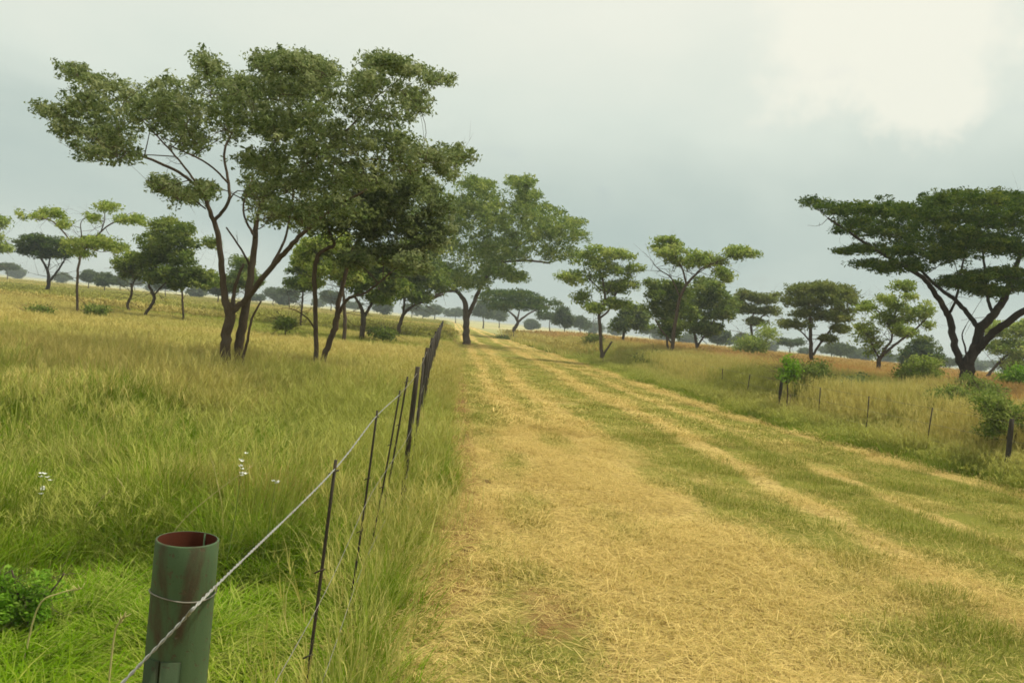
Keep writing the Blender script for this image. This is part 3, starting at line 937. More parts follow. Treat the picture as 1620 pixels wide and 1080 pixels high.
def tree(name, label, d, stems, blobs, leaf, nleaf, size, group=None, bark=None, depth=0.8, tuft=None, shrink=1.08, up=0.7, flat=0.75,
         seed=1, cat='tree', twig=1.0, shell=0.5, dens=1.0, subs=11, crown='crown', stemname='trunk'):
    """stems: list of [(px, py, width_px, depth offset m), ...] from the ground up; blobs: (px, py, rx, ry) leaf masses seen in the photo.
       Each leaf mass is given a depth so that the crown is as deep as it is wide."""
    r = np.random.default_rng(seed)
    sc = d / F_PX
    bark = bark or MAT_BARK
    b0 = stems[0][0]
    base = P(b0[0], b0[1], d)
    base[2] = float(ground_h(base[0], base[1])) - 0.03
    root = empty(name, base)
    tag(root, label, cat, group)
    # skeleton
    S, SR = [], []
    for si, st in enumerate(stems):
        pts = []
        for q in st:
            dd = q[3] if len(q) > 3 else 0.0
            p = P(q[0], q[1], d + dd)
            pts.append([*p, 0.34 * q[2] * sc])
        grounded = st[0][1] >= b0[1] - 14 and si < 3 and (len(st[0]) <= 4)
        if grounded:
            p0 = list(pts[0])
            gz = float(ground_h(p0[0], p0[1])) - 0.05
            if p0[2] > gz + 0.05:
                pts.insert(0, [p0[0] - 0.15 * (pts[1][0] - p0[0]), p0[1], gz, p0[3] * 1.1])
        k = spline(pts, max(6, 5 * len(pts)))
        jit = r.normal(size=(len(k), 3)) * (k[:, 3:4] * 0.13)
        jit[0] = 0
        k[:, :3] += jit
        tb = Tubes()
        rad = np.maximum(k[:, 3], 0.004)
        if grounded:
            rad = rad * (1 + 0.2 * np.exp(-np.arange(len(k)) / 1.5))
        tb.add(k[:, :3], rad, 8 if rad.max() * F_PX / d > 4 else 6)
        if si == 0:
            main = tb
        elif grounded:
            tb.build(stemname, bark, root, base)
        else:
            main.v += tb.v
            main.f += [f + main.n for f in tb.f]
            main.n += tb.n
        S.append(k[len(k) // 4:, :3])
        SR.append(rad[len(k) // 4:])
    S, SR = np.concatenate(S), np.concatenate(SR)
    # leaf masses in space
    bl = np.array(blobs, float)
    lat0 = np.average(bl[:, 0], weights=bl[:, 2])
    half_w = max(bl[:, 0].max() + 10 - lat0, lat0 - bl[:, 0].min() + 10) * sc
    cen, half = [], []
    for (x, y, rx, ry) in bl:
        l = (x - lat0) * sc
        D = depth * math.sqrt(max(0.0, half_w ** 2 - l * l))
        rm = max(rx * sc, 0.12)
        n = max(1, int(round(dens * D / (0.85 * rm))))
        offs = np.linspace(-D, D, n) if n > 1 else np.array([(r.random() - 0.5) * D * 0.6])
        for o in offs:
            o = o + (r.random() - 0.5) * rm * 0.7
            sx = 1.0 if n == 1 else 0.85 + 0.25 * r.random()
            c = P(x + (r.random() - 0.5) * rx * 0.4, y + (r.random() - 0.5) * ry * 0.5, d + o)
            s2 = (d + o) / F_PX
            cen.append(c)
            half.append([rx * s2 * shrink * sx, rx * s2 * shrink * sx * 0.9, ry * s2 * shrink * sx])
    cen, half = np.array(cen), np.array(half)
    # boughs reaching each leaf mass
    order = np.argsort([np.min(np.linalg.norm(S - c, axis=1)) for c in cen])
    for i in order:
        c = cen[i] - np.array([0, 0, 0.35 * half[i, 2]])
        dist = np.linalg.norm(S - c, axis=1)
        cost = dist + 1.2 * np.maximum(0, S[:, 2] - c[2]) + 0.4 * np.maximum(0, 0.012 - SR) / 0.012
        j = int(np.argmin(cost))
        if dist[j] < 0.08:
            continue
        a = S[j]
        mid_ = a + (c - a) * 0.5 + np.array([0, 0, 0.10 * dist[j]]) + r.normal(size=3) * 0.09 * dist[j]
        r0 = min(0.65 * SR[j], (0.006 + 0.008 * dist[j]) * twig * max(1.0, d / 30))
        k = spline([[*a, r0], [*mid_, r0 * 0.75], [*c, max(0.005, r0 * 0.4)]], 7)
        main.add(k[:, :3], k[:, 3], 5, False)
        S = np.vstack([S, k[2:, :3]])
        SR = np.concatenate([SR, k[2:, 3]])
        for q in range(3 if d < 30 else 1):
            e = cen[i] + (r.random(3) * 2 - 1) * half[i] * 0.8
            rr = max(0.004, r0 * 0.35) * max(1.0, d / 40)
            m2 = (c + e) / 2 + r.normal(size=3) * 0.06
            main.add(spline([c, m2, e], 4), np.linspace(rr, rr * 0.5, 4), 4, False)
    if d < 60:
        cand = np.where(S[:, 2] > base[2] + 0.35 * (cen[:, 2].max() - base[2]))[0]
        zlen = 0.35 * (d / 13.0) ** 0.75
        for q in r.choice(cand, min(len(cand), 70), replace=False):
            dv = r.normal(size=3) * np.array([1, 1, 0.6]) + np.array([0, 0, 0.25])
            dv /= np.linalg.norm(dv)
            L = zlen * (0.5 + r.random())
            e = S[q] + dv * L
            m2 = S[q] + dv * L * 0.5 + r.normal(size=3) * 0.10 * L
            rr = min(SR[q] * 0.6, 0.0045 * d / 13)
            main.add(spline([S[q], m2, e], 4), np.linspace(rr, rr * 0.35, 4), 4, False)
            e2 = m2 + (dv + r.normal(size=3) * 0.7) * L * 0.45
            main.add(np.array([m2, e2]), np.array([rr * 0.6, rr * 0.3]), 4, False)
    main.build(stemname, bark, root, base)
    leaf_mesh(crown, cen, half, nleaf, size, LEAF[leaf] if isinstance(leaf, str) else leaf, root, base, seed + 77,
              tuft or 0.11 * max(1.0, d / 22), up=up, flat=flat, shell=shell, subs=subs)
    return root


def build_trees():
    # 1 the big spreading tree left of the fence
    tree('spreading_tree', 'large grey-green spreading tree with two dark trunks in the left meadow', 13.2, [
        [(354, 580, 25), (358, 540, 24), (364, 498, 24), (355, 465, 16), (350, 414, 14), (345, 372, 13), (336, 345, 11), (320, 307, 9), (290, 277, 7, -.2), (250, 257, 6, -.4), (217, 245, 4.5, -.5), (177, 233, 3, -.6)],
        [(375, 583, 22, .25), (381, 535, 22, .25), (387, 494, 20, .25), (398, 423, 16, .3), (404, 373, 13, .4), (410, 330, 9, .6), (430, 290, 7, .8)],
        [(384, 572, 7, -.2), (390, 545, 7, -.2), (398, 506, 6, -.25), (413, 476, 4, -.3)],
        [(364, 498, 16), (376, 484, 15), (392, 470, 14), (424, 429, 13, -.2), (450, 400, 12, -.4), (478, 370, 10, -.5), (520, 335, 7, -.7), (580, 300, 5, -.9)],
        [(366, 495, 10), (371, 458, 9, .1), (378, 435, 8, .1), (386, 417, 6, .15)],
        [(338, 350, 9), (352, 335, 9), (363, 313, 8), (360, 280, 7, .2), (355, 240, 6, .3), (372, 200, 5, .5), (395, 150, 3, .5)],
        [(322, 312, 6), (313, 293, 6), (283, 253, 5, .4), (253, 220, 4, .6), (225, 190, 3, .8)],
        [(361, 290, 5), (340, 268, 4.5, -.3), (313, 250, 4, -.5), (267, 230, 3, -.9)],
        [(404, 375, 8), (392, 355, 6, .6), (385, 325, 5, .9), (400, 280, 4, 1.3)],
        [(430, 420, 7, -.2), (452, 375, 6, .5), (462, 320, 6, .7), (473, 273, 6, .6), (517, 233, 6, .4), (560, 195, 5, .3), (600, 150, 3, .2)],
        [(473, 273, 5, .6), (520, 262, 4.5, .2), (590, 252, 4, -.2), (650, 258, 3, -.4), (710, 255, 2, -.5)],
        [(398, 425, 7, .3), (382, 395, 5, .1), (358, 360, 4, -.2)],
        [(325, 330, 4), (300, 312, 3, -.4), (262, 298, 2, -.8), (232, 285, 1.2, -1)],
    ], [
        (75, 172, 20, 10), (98, 178, 30, 14), (122, 115, 22, 12), (150, 130, 30, 14), (140, 165, 35, 18), (108, 205, 28, 16), (150, 215, 32, 18), (140, 240, 26, 14),
        (185, 195, 36, 24), (200, 150, 34, 22), (235, 180, 36, 30), (188, 242, 26, 14), (265, 155, 34, 28), (290, 190, 36, 34), (330, 102, 22, 18), (338, 140, 36, 30),
        (300, 222, 32, 18), (350, 190, 40, 32), (400, 180, 40, 36), (428, 100, 32, 15), (385, 140, 28, 20), (470, 98, 34, 14), (450, 145, 40, 30), (500, 135, 40, 30),
        (508, 110, 28, 15), (440, 205, 40, 28), (500, 195, 44, 32), (560, 170, 40, 30), (600, 100, 34, 12), (580, 130, 34, 16), (640, 112, 34, 12), (690, 127, 26, 8),
        (640, 145, 30, 16), (620, 185, 38, 24), (660, 165, 22, 18), (560, 225, 44, 26), (625, 228, 38, 18), (500, 245, 44, 22), (420, 255, 40, 22), (680, 243, 38, 14),
        (730, 246, 24, 10), (702, 266, 26, 16), (640, 268, 40, 18), (580, 275, 44, 22), (520, 285, 44, 24), (450, 295, 40, 26), (405, 300, 26, 26), (425, 335, 30, 20),
        (470, 340, 38, 22), (530, 325, 40, 22), (258, 292, 22, 14), (283, 308, 28, 16), (325, 300, 20, 12), (175, 225, 28, 14)],
        'grey', 86000, 0.068, depth=0.72, dens=0.5, seed=3, tuft=0.085, shell=0.15, subs=10)
    # 2 the pair of crooked trunks beside it
    tree('crooked_tree', 'dense green tree on two thin crooked trunks right of the large spreading tree', 16.0, [
        [(500, 570, 12), (500, 520, 11), (499, 470, 11), (497, 440, 11), (503, 405, 10), (518, 393, 9), (529, 386, 8), (522, 370, 6), (512, 345, 5)],
        [(512, 571, 15, .3), (522, 540, 15, .3), (532, 510, 15, .3), (535, 480, 12, .3), (545, 440, 10, .4), (556, 400, 8, .5), (580, 360, 6, .6), (620, 320, 4, .8)],
        [(499, 522, 4), (488, 505, 3.5, -.3), (470, 492, 2.5, -.6), (458, 488, 1.5, -.8)],
        [(534, 500, 9, .3), (548, 475, 8, .1), (562, 468, 7, -.1), (580, 462, 5, -.3), (620, 430, 4, -.6)],
    ], [(520, 350, 40, 20), (575, 345, 44, 26), (635, 315, 44, 26), (600, 390, 40, 24), (655, 365, 40, 26), (565, 410, 26, 14), (690, 325, 36, 22), (635, 410, 36, 20),
        (690, 370, 30, 22), (600, 310, 40, 20), (665, 290, 30, 16), (560, 300, 34, 18), (655, 415, 24, 14), (610, 350, 40, 24)],
        'grey', 32000, 0.080, depth=0.75, dens=0.5, seed=5, tuft=0.10, shell=0.2, subs=10)
    # 3-5 around the vanishing point
    tree('light_green_tree', 'yellow-green tree seen behind the two crooked trunks', 27, [
        [(546, 512, 9), (545, 490, 8), (543, 460, 6), (535, 430, 5)]],
        [(500, 395, 26, 12), (530, 385, 26, 14), (545, 415, 28, 14), (515, 425, 24, 12), (480, 410, 18, 9), (560, 440, 20, 10), (495, 445, 16, 8)],
        'light', 8700, 0.15, seed=7)
    tree('short_trunked_tree', 'leafy tree with short forked trunk in the middle of the left meadow', 31, [
        [(573, 527, 13), (575, 505, 13), (572, 488, 9), (562, 470, 6)], [(577, 500, 8), (588, 480, 7), (600, 455, 5)]],
        [(560, 450, 22, 13), (600, 440, 28, 16), (580, 415, 32, 16), (622, 455, 22, 12), (600, 470, 18, 8), (545, 435, 18, 10), (620, 420, 24, 14)],
        'mid', 14500, 0.16, seed=9)
    tree('leaning_bough_tree', 'green tree with a long bough leaning right beside the left fence', 42, [
        [(631, 523, 10), (634, 508, 9), (640, 495, 8), (655, 483, 6, -.4), (680, 474, 5, -.8), (700, 466, 4, -1)], [(638, 498, 6), (640, 470, 5), (645, 440, 4)]],
        [(620, 460, 26, 14), (650, 440, 30, 18), (612, 430, 26, 16), (678, 430, 30, 20), (640, 400, 34, 18), (695, 450, 20, 12), (660, 468, 18, 8), (670, 395, 28, 16)],
        'mid', 15950, 0.19, seed=11)
    tree('track_tree', 'broad bright green tree with stout grey trunk on the left of the track', 53, [
        [(738, 547, 19), (737, 525, 16), (737, 500, 15), (735, 478, 12), (722, 460, 8), (700, 445, 5)],
        [(739, 505, 10), (747, 485, 10), (757, 462, 9), (768, 440, 7), (800, 405, 6), (840, 375, 4)],
        [(720, 460, 7), (700, 462, 6, -.8), (682, 472, 4, -1.2)],
        [(790, 415, 5), (830, 412, 5, -1), (870, 416, 4, -1.4)]],
        [(715, 330, 38, 22), (765, 318, 34, 20), (755, 292, 28, 9), (745, 355, 42, 24), (800, 345, 38, 22), (832, 315, 24, 16), (822, 290, 24, 8), (862, 342, 30, 16),
         (888, 362, 30, 14), (908, 352, 18, 8), (842, 375, 40, 18), (882, 398, 34, 12), (800, 395, 40, 20), (740, 400, 42, 24), (695, 390, 34, 24), (690, 430, 34, 16),
         (738, 440, 36, 16), (785, 425, 32, 16), (815, 438, 18, 8), (668, 350, 26, 18), (912, 375, 16, 9), (682, 312, 24, 14)],
        'broad', 48000, 0.20, bark=MAT_BARK, seed=13, depth=0.8, dens=0.8, tuft=0.26, shell=0.3, subs=10)
    tree('flat_topped_tree', 'flat-topped dark tree standing at the right edge of the far track', 88, [
        [(809, 538, 10), (813, 522, 9), (819, 508, 7), (808, 495, 4), (795, 485, 3)], [(818, 510, 6), (835, 497, 4), (855, 487, 3)], [(818, 508, 5), (822, 490, 3)]],
        [(772, 470, 18, 8), (800, 466, 26, 6), (830, 471, 30, 8), (863, 480, 20, 7), (822, 483, 38, 6), (792, 484, 22, 6), (880, 478, 8, 4)],
        'acacia', 9000, 0.30, seed=15, flat=0.4, up=1.1, shell=0.3)
    tree('thin_tree', 'slender airy light green tree on the right edge of the track', 40, [
        [(952, 573, 9), (951, 545, 8), (949, 515, 8), (948, 497, 7), (957, 475, 6), (953, 440, 4)], [(955, 562, 5), (963, 548, 4.5), (968, 540, 4)],
        [(949, 503, 5), (962, 492, 4.5), (972, 470, 4), (985, 445, 3)], [(952, 460, 3), (930, 440, 2.5), (912, 430, 2)]],
        [(955, 397, 24, 8), (985, 401, 22, 7), (927, 408, 18, 9), (903, 440, 20, 8), (932, 436, 20, 10), (972, 428, 24, 10), (1006, 425, 12, 6), (960, 458, 24, 10),
         (990, 452, 20, 10), (918, 470, 18, 7), (978, 482, 22, 9), (940, 487, 14, 6), (950, 418, 22, 8)],
        'light', 10150, 0.16, seed=17, depth=0.6, dens=0.5, shell=0.2)
    tree('round_tree', 'small round dark green tree just right of the slender airy tree', 62, [
        [(985, 540, 7), (988, 525, 6), (995, 508, 4)]],
        [(1000, 500, 20, 12), (985, 512, 18, 9), (1012, 515, 14, 8), (995, 488, 16, 6)], 'mid', 5075, 0.26, seed=19)
    tree('tall_open_tree', 'tall open light green tree with bare twigs behind the right fence', 39, [
        [(1061, 576, 9), (1064, 545, 9), (1068, 510, 8), (1076, 470, 7), (1088, 448, 6), (1100, 435, 5), (1112, 424, 4), (1140, 412, 3)],
        [(1086, 452, 5), (1081, 430, 4), (1072, 412, 3), (1062, 396, 2)], [(1075, 468, 4), (1062, 440, 3), (1045, 428, 2.2), (1034, 418, 1.4)],
        [(1064, 545, 4), (1045, 520, 3), (1036, 505, 2)]],
        [(1060, 387, 18, 8), (1065, 402, 24, 10), (1043, 394, 12, 6), (1082, 418, 20, 9), (1105, 410, 16, 10), (1130, 412, 24, 8), (1165, 401, 24, 7), (1186, 402, 10, 4),
         (1140, 430, 14, 10), (1148, 440, 12, 7)],
        'light', 7250, 0.17, seed=21, depth=0.5, dens=0.5, shell=0.2)
    tree('dense_small_tree', 'dark dense small tree crowding the foot of the tall open tree', 41, [
        [(1058, 574, 6), (1056, 545, 5), (1052, 510, 4)]],
        [(1040, 468, 18, 10), (1066, 462, 24, 16), (1050, 490, 24, 13), (1080, 492, 24, 14), (1066, 512, 18, 10), (1032, 450, 10, 6), (1060, 525, 12, 8)],
        'mid', 10875, 0.17, seed=23)
    tree('bushy_tree', 'bushy mid green tree with short forked trunk right of the tall open tree', 48, [
        [(1104, 562, 8), (1102, 545, 7), (1098, 520, 5), (1100, 490, 4)], [(1104, 548, 5), (1115, 530, 4), (1130, 505, 3)]],
        [(1110, 470, 24, 15), (1138, 474, 22, 13), (1105, 495, 26, 15), (1140, 497, 20, 10), (1122, 455, 22, 8), (1095, 518, 16, 8), (1156, 482, 14, 9), (1120, 520, 16, 8)],
        'mid', 12325, 0.20, seed=25)
    tree('layered_tree', 'small dark layered tree rising behind a pale green bush', 56, [
        [(1190, 565, 7), (1190, 535, 6), (1188, 510, 5), (1195, 490, 3)], [(1189, 515, 4), (1208, 498, 3), (1220, 485, 2)]],
        [(1180, 469, 16, 6), (1206, 474, 20, 7), (1226, 467, 8, 3), (1215, 490, 16, 6), (1184, 490, 15, 6), (1196, 508, 12, 5), (1168, 478, 10, 5)],
        'olive', 6525, 0.22, seed=27, flat=0.5, up=1.0)
    tree('olive_tree', 'dense olive green umbrella-shaped tree left of the bare branched tree', 44, [
        [(1283, 580, 10), (1283, 550, 9), (1282, 510, 7), (1280, 480, 5)], [(1286, 562, 6), (1298, 542, 5), (1315, 520, 4), (1330, 500, 3)], [(1282, 540, 4), (1268, 525, 3), (1252, 515, 2)]],
        [(1270, 457, 24, 8), (1300, 455, 26, 8), (1325, 460, 20, 8), (1345, 471, 12, 7), (1265, 474, 24, 10), (1300, 475, 30, 12), (1335, 485, 20, 10), (1280, 494, 26, 10),
         (1318, 500, 22, 8), (1264, 515, 20, 6), (1245, 512, 10, 5), (1330, 520, 14, 5), (1312, 535, 12, 4)],
        'olive', 17400, 0.17, seed=29, flat=0.55, up=0.9)
    tree('sparse_tree', 'pale green sparse tree with curving bare branches left of the great acacia', 38, [
        [(1390, 596, 10), (1390, 578, 10), (1392, 566, 9), (1404, 555, 7), (1416, 545, 6), (1436, 530, 5), (1456, 514, 4), (1468, 500, 2.5)],
        [(1392, 568, 7), (1400, 552, 6), (1410, 538, 5), (1412, 520, 4), (1418, 490, 3)], [(1391, 566, 5), (1382, 550, 4), (1374, 530, 3)],
        [(1412, 530, 3), (1400, 505, 2.5), (1385, 488, 2)]],
        [(1425, 455, 18, 7), (1400, 474, 16, 7), (1370, 485, 13, 8), (1420, 485, 20, 9), (1446, 500, 20, 9), (1465, 492, 13, 11), (1400, 505, 24, 10), (1430, 524, 16, 7),
         (1375, 533, 20, 14), (1365, 518, 12, 8), (1388, 550, 18, 11), (1470, 515, 8, 5), (1440, 470, 10, 5)],
        'light', 9425, 0.15, seed=31, depth=0.6, dens=0.55, shell=0.2)
    tree('great_acacia', 'great dark flat-topped acacia with forked black trunk at the right edge', 25, [
        [(1530, 612, 32), (1529, 590, 31), (1534, 570, 27), (1545, 545, 22), (1551, 520, 22), (1570, 500, 19), (1590, 470, 16), (1602, 440, 13), (1615, 400, 9)],
        [(1529, 606, 15, .1), (1523, 582, 17, .1), (1511, 550, 16), (1505, 515, 16), (1498, 495, 14), (1480, 465, 12, -.3), (1460, 440, 10, -.6), (1420, 415, 8, -.9), (1370, 385, 6, -1.2), (1310, 345, 4, -1.4)],
        [(1545, 555, 20), (1562, 535, 18, -.5), (1582, 518, 17, -1), (1620, 492, 15, -1.6), (1670, 465, 12, -2), (1720, 420, 8, -2.2)],
        [(1551, 522, 13, .2), (1530, 495, 11, .6), (1508, 472, 10, 1), (1485, 455, 8, 1.3), (1450, 420, 6, 1.7), (1420, 380, 4, 2)],
        [(1500, 498, 7), (1512, 475, 6), (1520, 430, 5, .5), (1530, 390, 4, .8)],
        [(1572, 498, 9), (1562, 470, 8, .8), (1560, 440, 7, 1.2), (1555, 400, 5, 1.6)],
        [(1530, 575, 5, -.6), (1527, 550, 4, -.7), (1522, 530, 3, -.8), (1528, 515, 2, -.9)]],
        [(1292, 323, 24, 10), (1325, 332, 26, 10), (1360, 333, 34, 12), (1400, 332, 38, 11), (1440, 338, 38, 12), (1378, 362, 38, 14), (1430, 368, 44, 16), (1342, 358, 22, 10),
         (1462, 390, 38, 14), (1420, 398, 34, 10), (1482, 345, 28, 20), (1482, 316, 26, 8), (1520, 313, 40, 8), (1570, 316, 40, 9), (1615, 320, 36, 10), (1500, 342, 40, 16),
         (1550, 348, 44, 18), (1600, 352, 40, 18), (1512, 378, 44, 15), (1560, 386, 44, 14), (1612, 392, 40, 14), (1500, 406, 34, 9), (1360, 394, 20, 6), (1335, 397, 14, 4),
         (1380, 418, 26, 7), (1402, 424, 16, 6), (1540, 440, 38, 10), (1592, 435, 34, 11), (1510, 449, 28, 8), (1625, 450, 28, 10), (1562, 460, 34, 7), (1440, 420, 26, 8),
         (1665, 330, 40, 12), (1660, 365, 40, 16), (1665, 402, 40, 14), (1715, 340, 40, 12), (1710, 375, 40, 14), (1680, 440, 36, 10), (1760, 352, 40, 12), (1770, 385, 30, 10)],
        'acacia', 105000, 0.095, bark=MAT_BARK_DARK, seed=33, depth=0.75, dens=0.75, flat=0.5, up=1.0, tuft=0.13, shell=0.15, subs=12, shrink=1.15)
    tree('slanting_tree', 'thin slanting pale green tree in the background under the great acacia', 46, [
        [(1555, 606, 8), (1566, 590, 7), (1582, 572, 6), (1600, 556, 5), (1625, 540, 4)]],
        [(1590, 528, 26, 14), (1612, 552, 22, 15), (1578, 552, 16, 10), (1630, 520, 24, 14), (1600, 575, 14, 9), (1640, 560, 22, 16), (1575, 520, 14, 9)],
        'light', 8700, 0.18, seed=35)
    tree('dark_bush_tree', 'small dark round tree between the pale sparse tree and the great acacia', 66, [
        [(1458, 585, 7), (1458, 572, 6), (1458, 555, 4)]],
        [(1445, 560, 16, 12), (1470, 556, 18, 13), (1458, 545, 16, 10), (1482, 568, 10, 8), (1435, 570, 8, 7)], 'acacia', 3500, 0.26, seed=37)
    # far side of the left meadow
    tree('tall_sparse_tree', 'tall sparse light green tree with wide bare boughs in the far left meadow', 30, [
        [(122, 492, 6), (122, 465, 6), (123, 430, 6), (126, 402, 5), (112, 382, 4), (96, 362, 3.5), (78, 348, 3), (50, 344, 2)],
        [(126, 405, 5), (136, 390, 4), (152, 374, 4), (176, 354, 3.5), (205, 346, 2.5)], [(127, 400, 3), (129, 375, 3), (128, 352, 2), (140, 342, 1.5)], [(160, 366, 3), (165, 350, 2.5), (166, 336, 2)]],
        [(38, 340, 13, 6), (78, 337, 18, 6), (165, 329, 18, 7), (145, 344, 10, 5), (190, 347, 10, 4), (216, 347, 18, 5), (160, 385, 26, 9), (120, 385, 20, 7), (186, 393, 14, 8),
         (128, 400, 20, 6), (60, 343, 10, 4), (100, 355, 8, 4)], 'light', 7975, 0.12, seed=41, depth=0.6, dens=0.6, shell=0.2)
    tree('dark_acacia', 'dark flat-topped acacia near the left edge of the picture', 56, [
        [(74, 464, 9), (77, 445, 8), (74, 425, 6), (62, 405, 4)], [(78, 446, 7), (90, 430, 5), (102, 412, 4)], [(75, 430, 4), (80, 405, 3)]],
        [(50, 386, 20, 8), (80, 392, 26, 8), (105, 401, 16, 8), (58, 378, 16, 5), (43, 398, 14, 5), (90, 382, 18, 5), (72, 402, 22, 6)], 'acacia', 7500, 0.22, bark=MAT_BARK_DARK, seed=43, flat=0.5, up=1.0, shell=0.3)
    tree('edge_tree', 'pale green tree cut off by the left edge of the picture', 52, [
        [(-12, 470, 8), (-12, 430, 7), (-8, 395, 5), (-4, 370, 3)]],
        [(-2, 352, 12, 7), (-8, 378, 14, 7), (2, 392, 12, 6), (-25, 365, 16, 8), (-35, 385, 14, 8)], 'light', 3625, 0.22, seed=45)
    tree('small_crooked_tree', 'small crooked tree just left of the curved-trunk tree in the far meadow', 36, [
        [(205, 494, 7), (202, 482, 7), (208, 466, 6), (208, 448, 5)], [(208, 455, 4), (214, 440, 3), (218, 420, 2)]],
        [(203, 430, 17, 9), (216, 412, 18, 8), (194, 415, 12, 7), (222, 432, 14, 7)], 'mid', 4640, 0.15, seed=47)
    tree('curved_trunk_tree', 'green round-headed tree on a curved black trunk in the far left meadow', 33, [
        [(230, 498, 8), (238, 485, 8), (244, 472, 8), (240, 460, 7), (236, 450, 6), (246, 425, 5), (258, 395, 3)], [(243, 468, 5), (254, 455, 4), (272, 440, 3)]],
        [(268, 360, 24, 11), (246, 384, 26, 13), (285, 385, 26, 13), (256, 408, 30, 12), (230, 412, 18, 9), (290, 410, 18, 10), (300, 366, 14, 8), (266, 434, 24, 8), (240, 440, 14, 6)],
        'mid', 13775, 0.14, seed=49)
    tree('thin_stem_tree', 'low green tree on a straight thin stem just left of the large spreading tree', 33, [
        [(290, 503, 5), (289, 480, 5), (288, 455, 4)]],
        [(295, 440, 20, 9), (318, 446, 18, 9), (280, 450, 12, 6), (334, 384, 12, 7), (305, 430, 16, 7), (330, 440, 12, 8)], 'mid', 5800, 0.15, seed=51)
    tree('shaded_tree', 'dark tree glimpsed between the two trunks of the large spreading tree', 48, [
        [(372, 490, 6), (371, 470, 5), (374, 455, 4)]],
        [(385, 432, 22, 11), (370, 450, 18, 8), (395, 448, 16, 8), (350, 445, 14, 8), (385, 415, 16, 7)], 'mid', 6525, 0.20, seed=53)
    tree('low_green_tree', 'low green tree between the large spreading tree and the crooked trunks', 40, [
        [(477, 497, 5), (478, 478, 5), (480, 455, 4)]],
        [(478, 430, 18, 10), (498, 432, 14, 8), (466, 447, 12, 7), (485, 415, 16, 7), (485, 450, 16, 6)], 'mid', 5075, 0.18, seed=55)
    # far trees near the horizon: (base x, base y, distance, crown width px, crown height px, trunk gap px, label, leaf)
    far = [
        (165, 461, 95, 34, 20, 8, 'hazy little tree right of the far left dark acacia'),
        (12, 438, 150, 26, 16, 6, 'tiny greyish tree low on the horizon at the left edge'),
        (140, 452, 120, 26, 16, 7, 'hazy tree behind the trunk of the tall sparse tree'),
        (190, 458, 130, 24, 14, 6, 'little hazy tree behind the small crooked tree'),
        (262, 468, 100, 26, 14, 8, 'tiny tree on the horizon behind the curved black trunk'),
        (345, 474, 90, 34, 18, 8, 'hazy tree left of the trunks of the large spreading tree'),
        (432, 477, 150, 24, 18, 5, 'bluish tree on the horizon right of the large spreading tree'),
        (458, 480, 120, 26, 18, 7, 'hazy tree on the horizon left of the low green tree'),
        (524, 486, 140, 28, 18, 6, 'hazy tree on the horizon behind the crooked trunks'),
        (688, 500, 210, 26, 12, 4, 'tiny hazy tree at the far end of the left fence'),
        (652, 497, 220, 20, 10, 4, 'tiny hazy tree behind the leaning bough of the meadow tree'),
        (765, 510, 170, 34, 26, 6, 'bluish tree just right of the stout grey trunk on the track'),
        (790, 512, 190, 24, 16, 5, 'small hazy tree left of the flat-topped tree by the track'),
        (870, 524, 130, 34, 26, 8, 'hazy green tree behind the flat-topped tree by the track'),
        (893, 528, 105, 30, 30, 10, 'light green small tree between the flat-topped and slender trees'),
        (918, 528, 150, 30, 22, 7, 'bluish tree directly left of the slender airy tree'),
        (1028, 538, 150, 22, 18, 6, 'bluish little tree right of the small round tree'),
        (1135, 550, 110, 34, 22, 8, 'hazy tree behind the bushy mid green tree'),
        (1172, 551, 150, 26, 16, 6, 'small hazy tree left of the pale green bush'),
        (1250, 564, 110, 36, 20, 10, 'dark hazy tree behind the olive umbrella-shaped tree'),
        (1330, 570, 125, 36, 18, 8, 'hazy flat tree right of the olive umbrella-shaped tree'),
        (1352, 573, 160, 26, 12, 6, 'tiny bluish tree left of the pale sparse tree'),
        (1502, 586, 150, 24, 14, 5, 'bluish tree seen through the fork of the great acacia'),
        (1530, 575, 300, 20, 8, 3, 'faint blue tree beyond the trunk of the great acacia'),
        (1597, 597, 120, 30, 14, 7, 'dark hazy tree low at the right edge under the great acacia'),
        (1425, 576, 210, 30, 10, 4, 'faint tree on the horizon between the pale sparse tree and dark round tree'),
    ]
    rf = random.Random(77)
    for x in (30, 98, 218, 240, 310, 405, 446, 505, 560, 612, 668, 722, 842, 940, 978, 1045, 1085, 1150, 1222, 1268, 1312, 1372, 1405, 1440, 1478, 1545, 1575):
        d = rf.uniform(150, 290)
        yy = 511 + (x - 810) * 0.0972 + (H_CAM - 0.55) * F_PX / d
        ww = rf.uniform(14, 30)
        far.append((x + rf.uniform(-6, 6), yy, d, ww, ww * rf.uniform(.45, .75), rf.uniform(2, 5), None))
    for i, (x, y, d, w, h, gap, lab) in enumerate(far):
        r = random.Random(900 + i)
        cy = y - gap - h * 0.5
        bl = [(x, cy, w * 0.30, h * 0.34), (x - w * 0.28, cy + h * 0.05, w * 0.22, h * 0.26), (x + w * 0.28, cy + h * 0.02, w * 0.22, h * 0.28),
              (x + w * 0.08 * r.uniform(-1, 1), cy - h * 0.26, w * 0.24, h * 0.22), (x + w * r.uniform(-.2, .2), cy + h * 0.3, w * 0.2, h * 0.15)]
        if i % 3 == 1:
            bl = [(x + (k - 2) * w * 0.2, cy - h * 0.12 + r.uniform(-.1, .1) * h, w * r.uniform(.14, .22), h * r.uniform(.12, .2)) for k in range(5)]
        elif i % 3 == 2:
            bl += [(x + w * r.uniform(-.55, .55), cy + h * r.uniform(-.35, .25), w * r.uniform(.1, .2), h * r.uniform(.1, .2)) for k in range(4)]
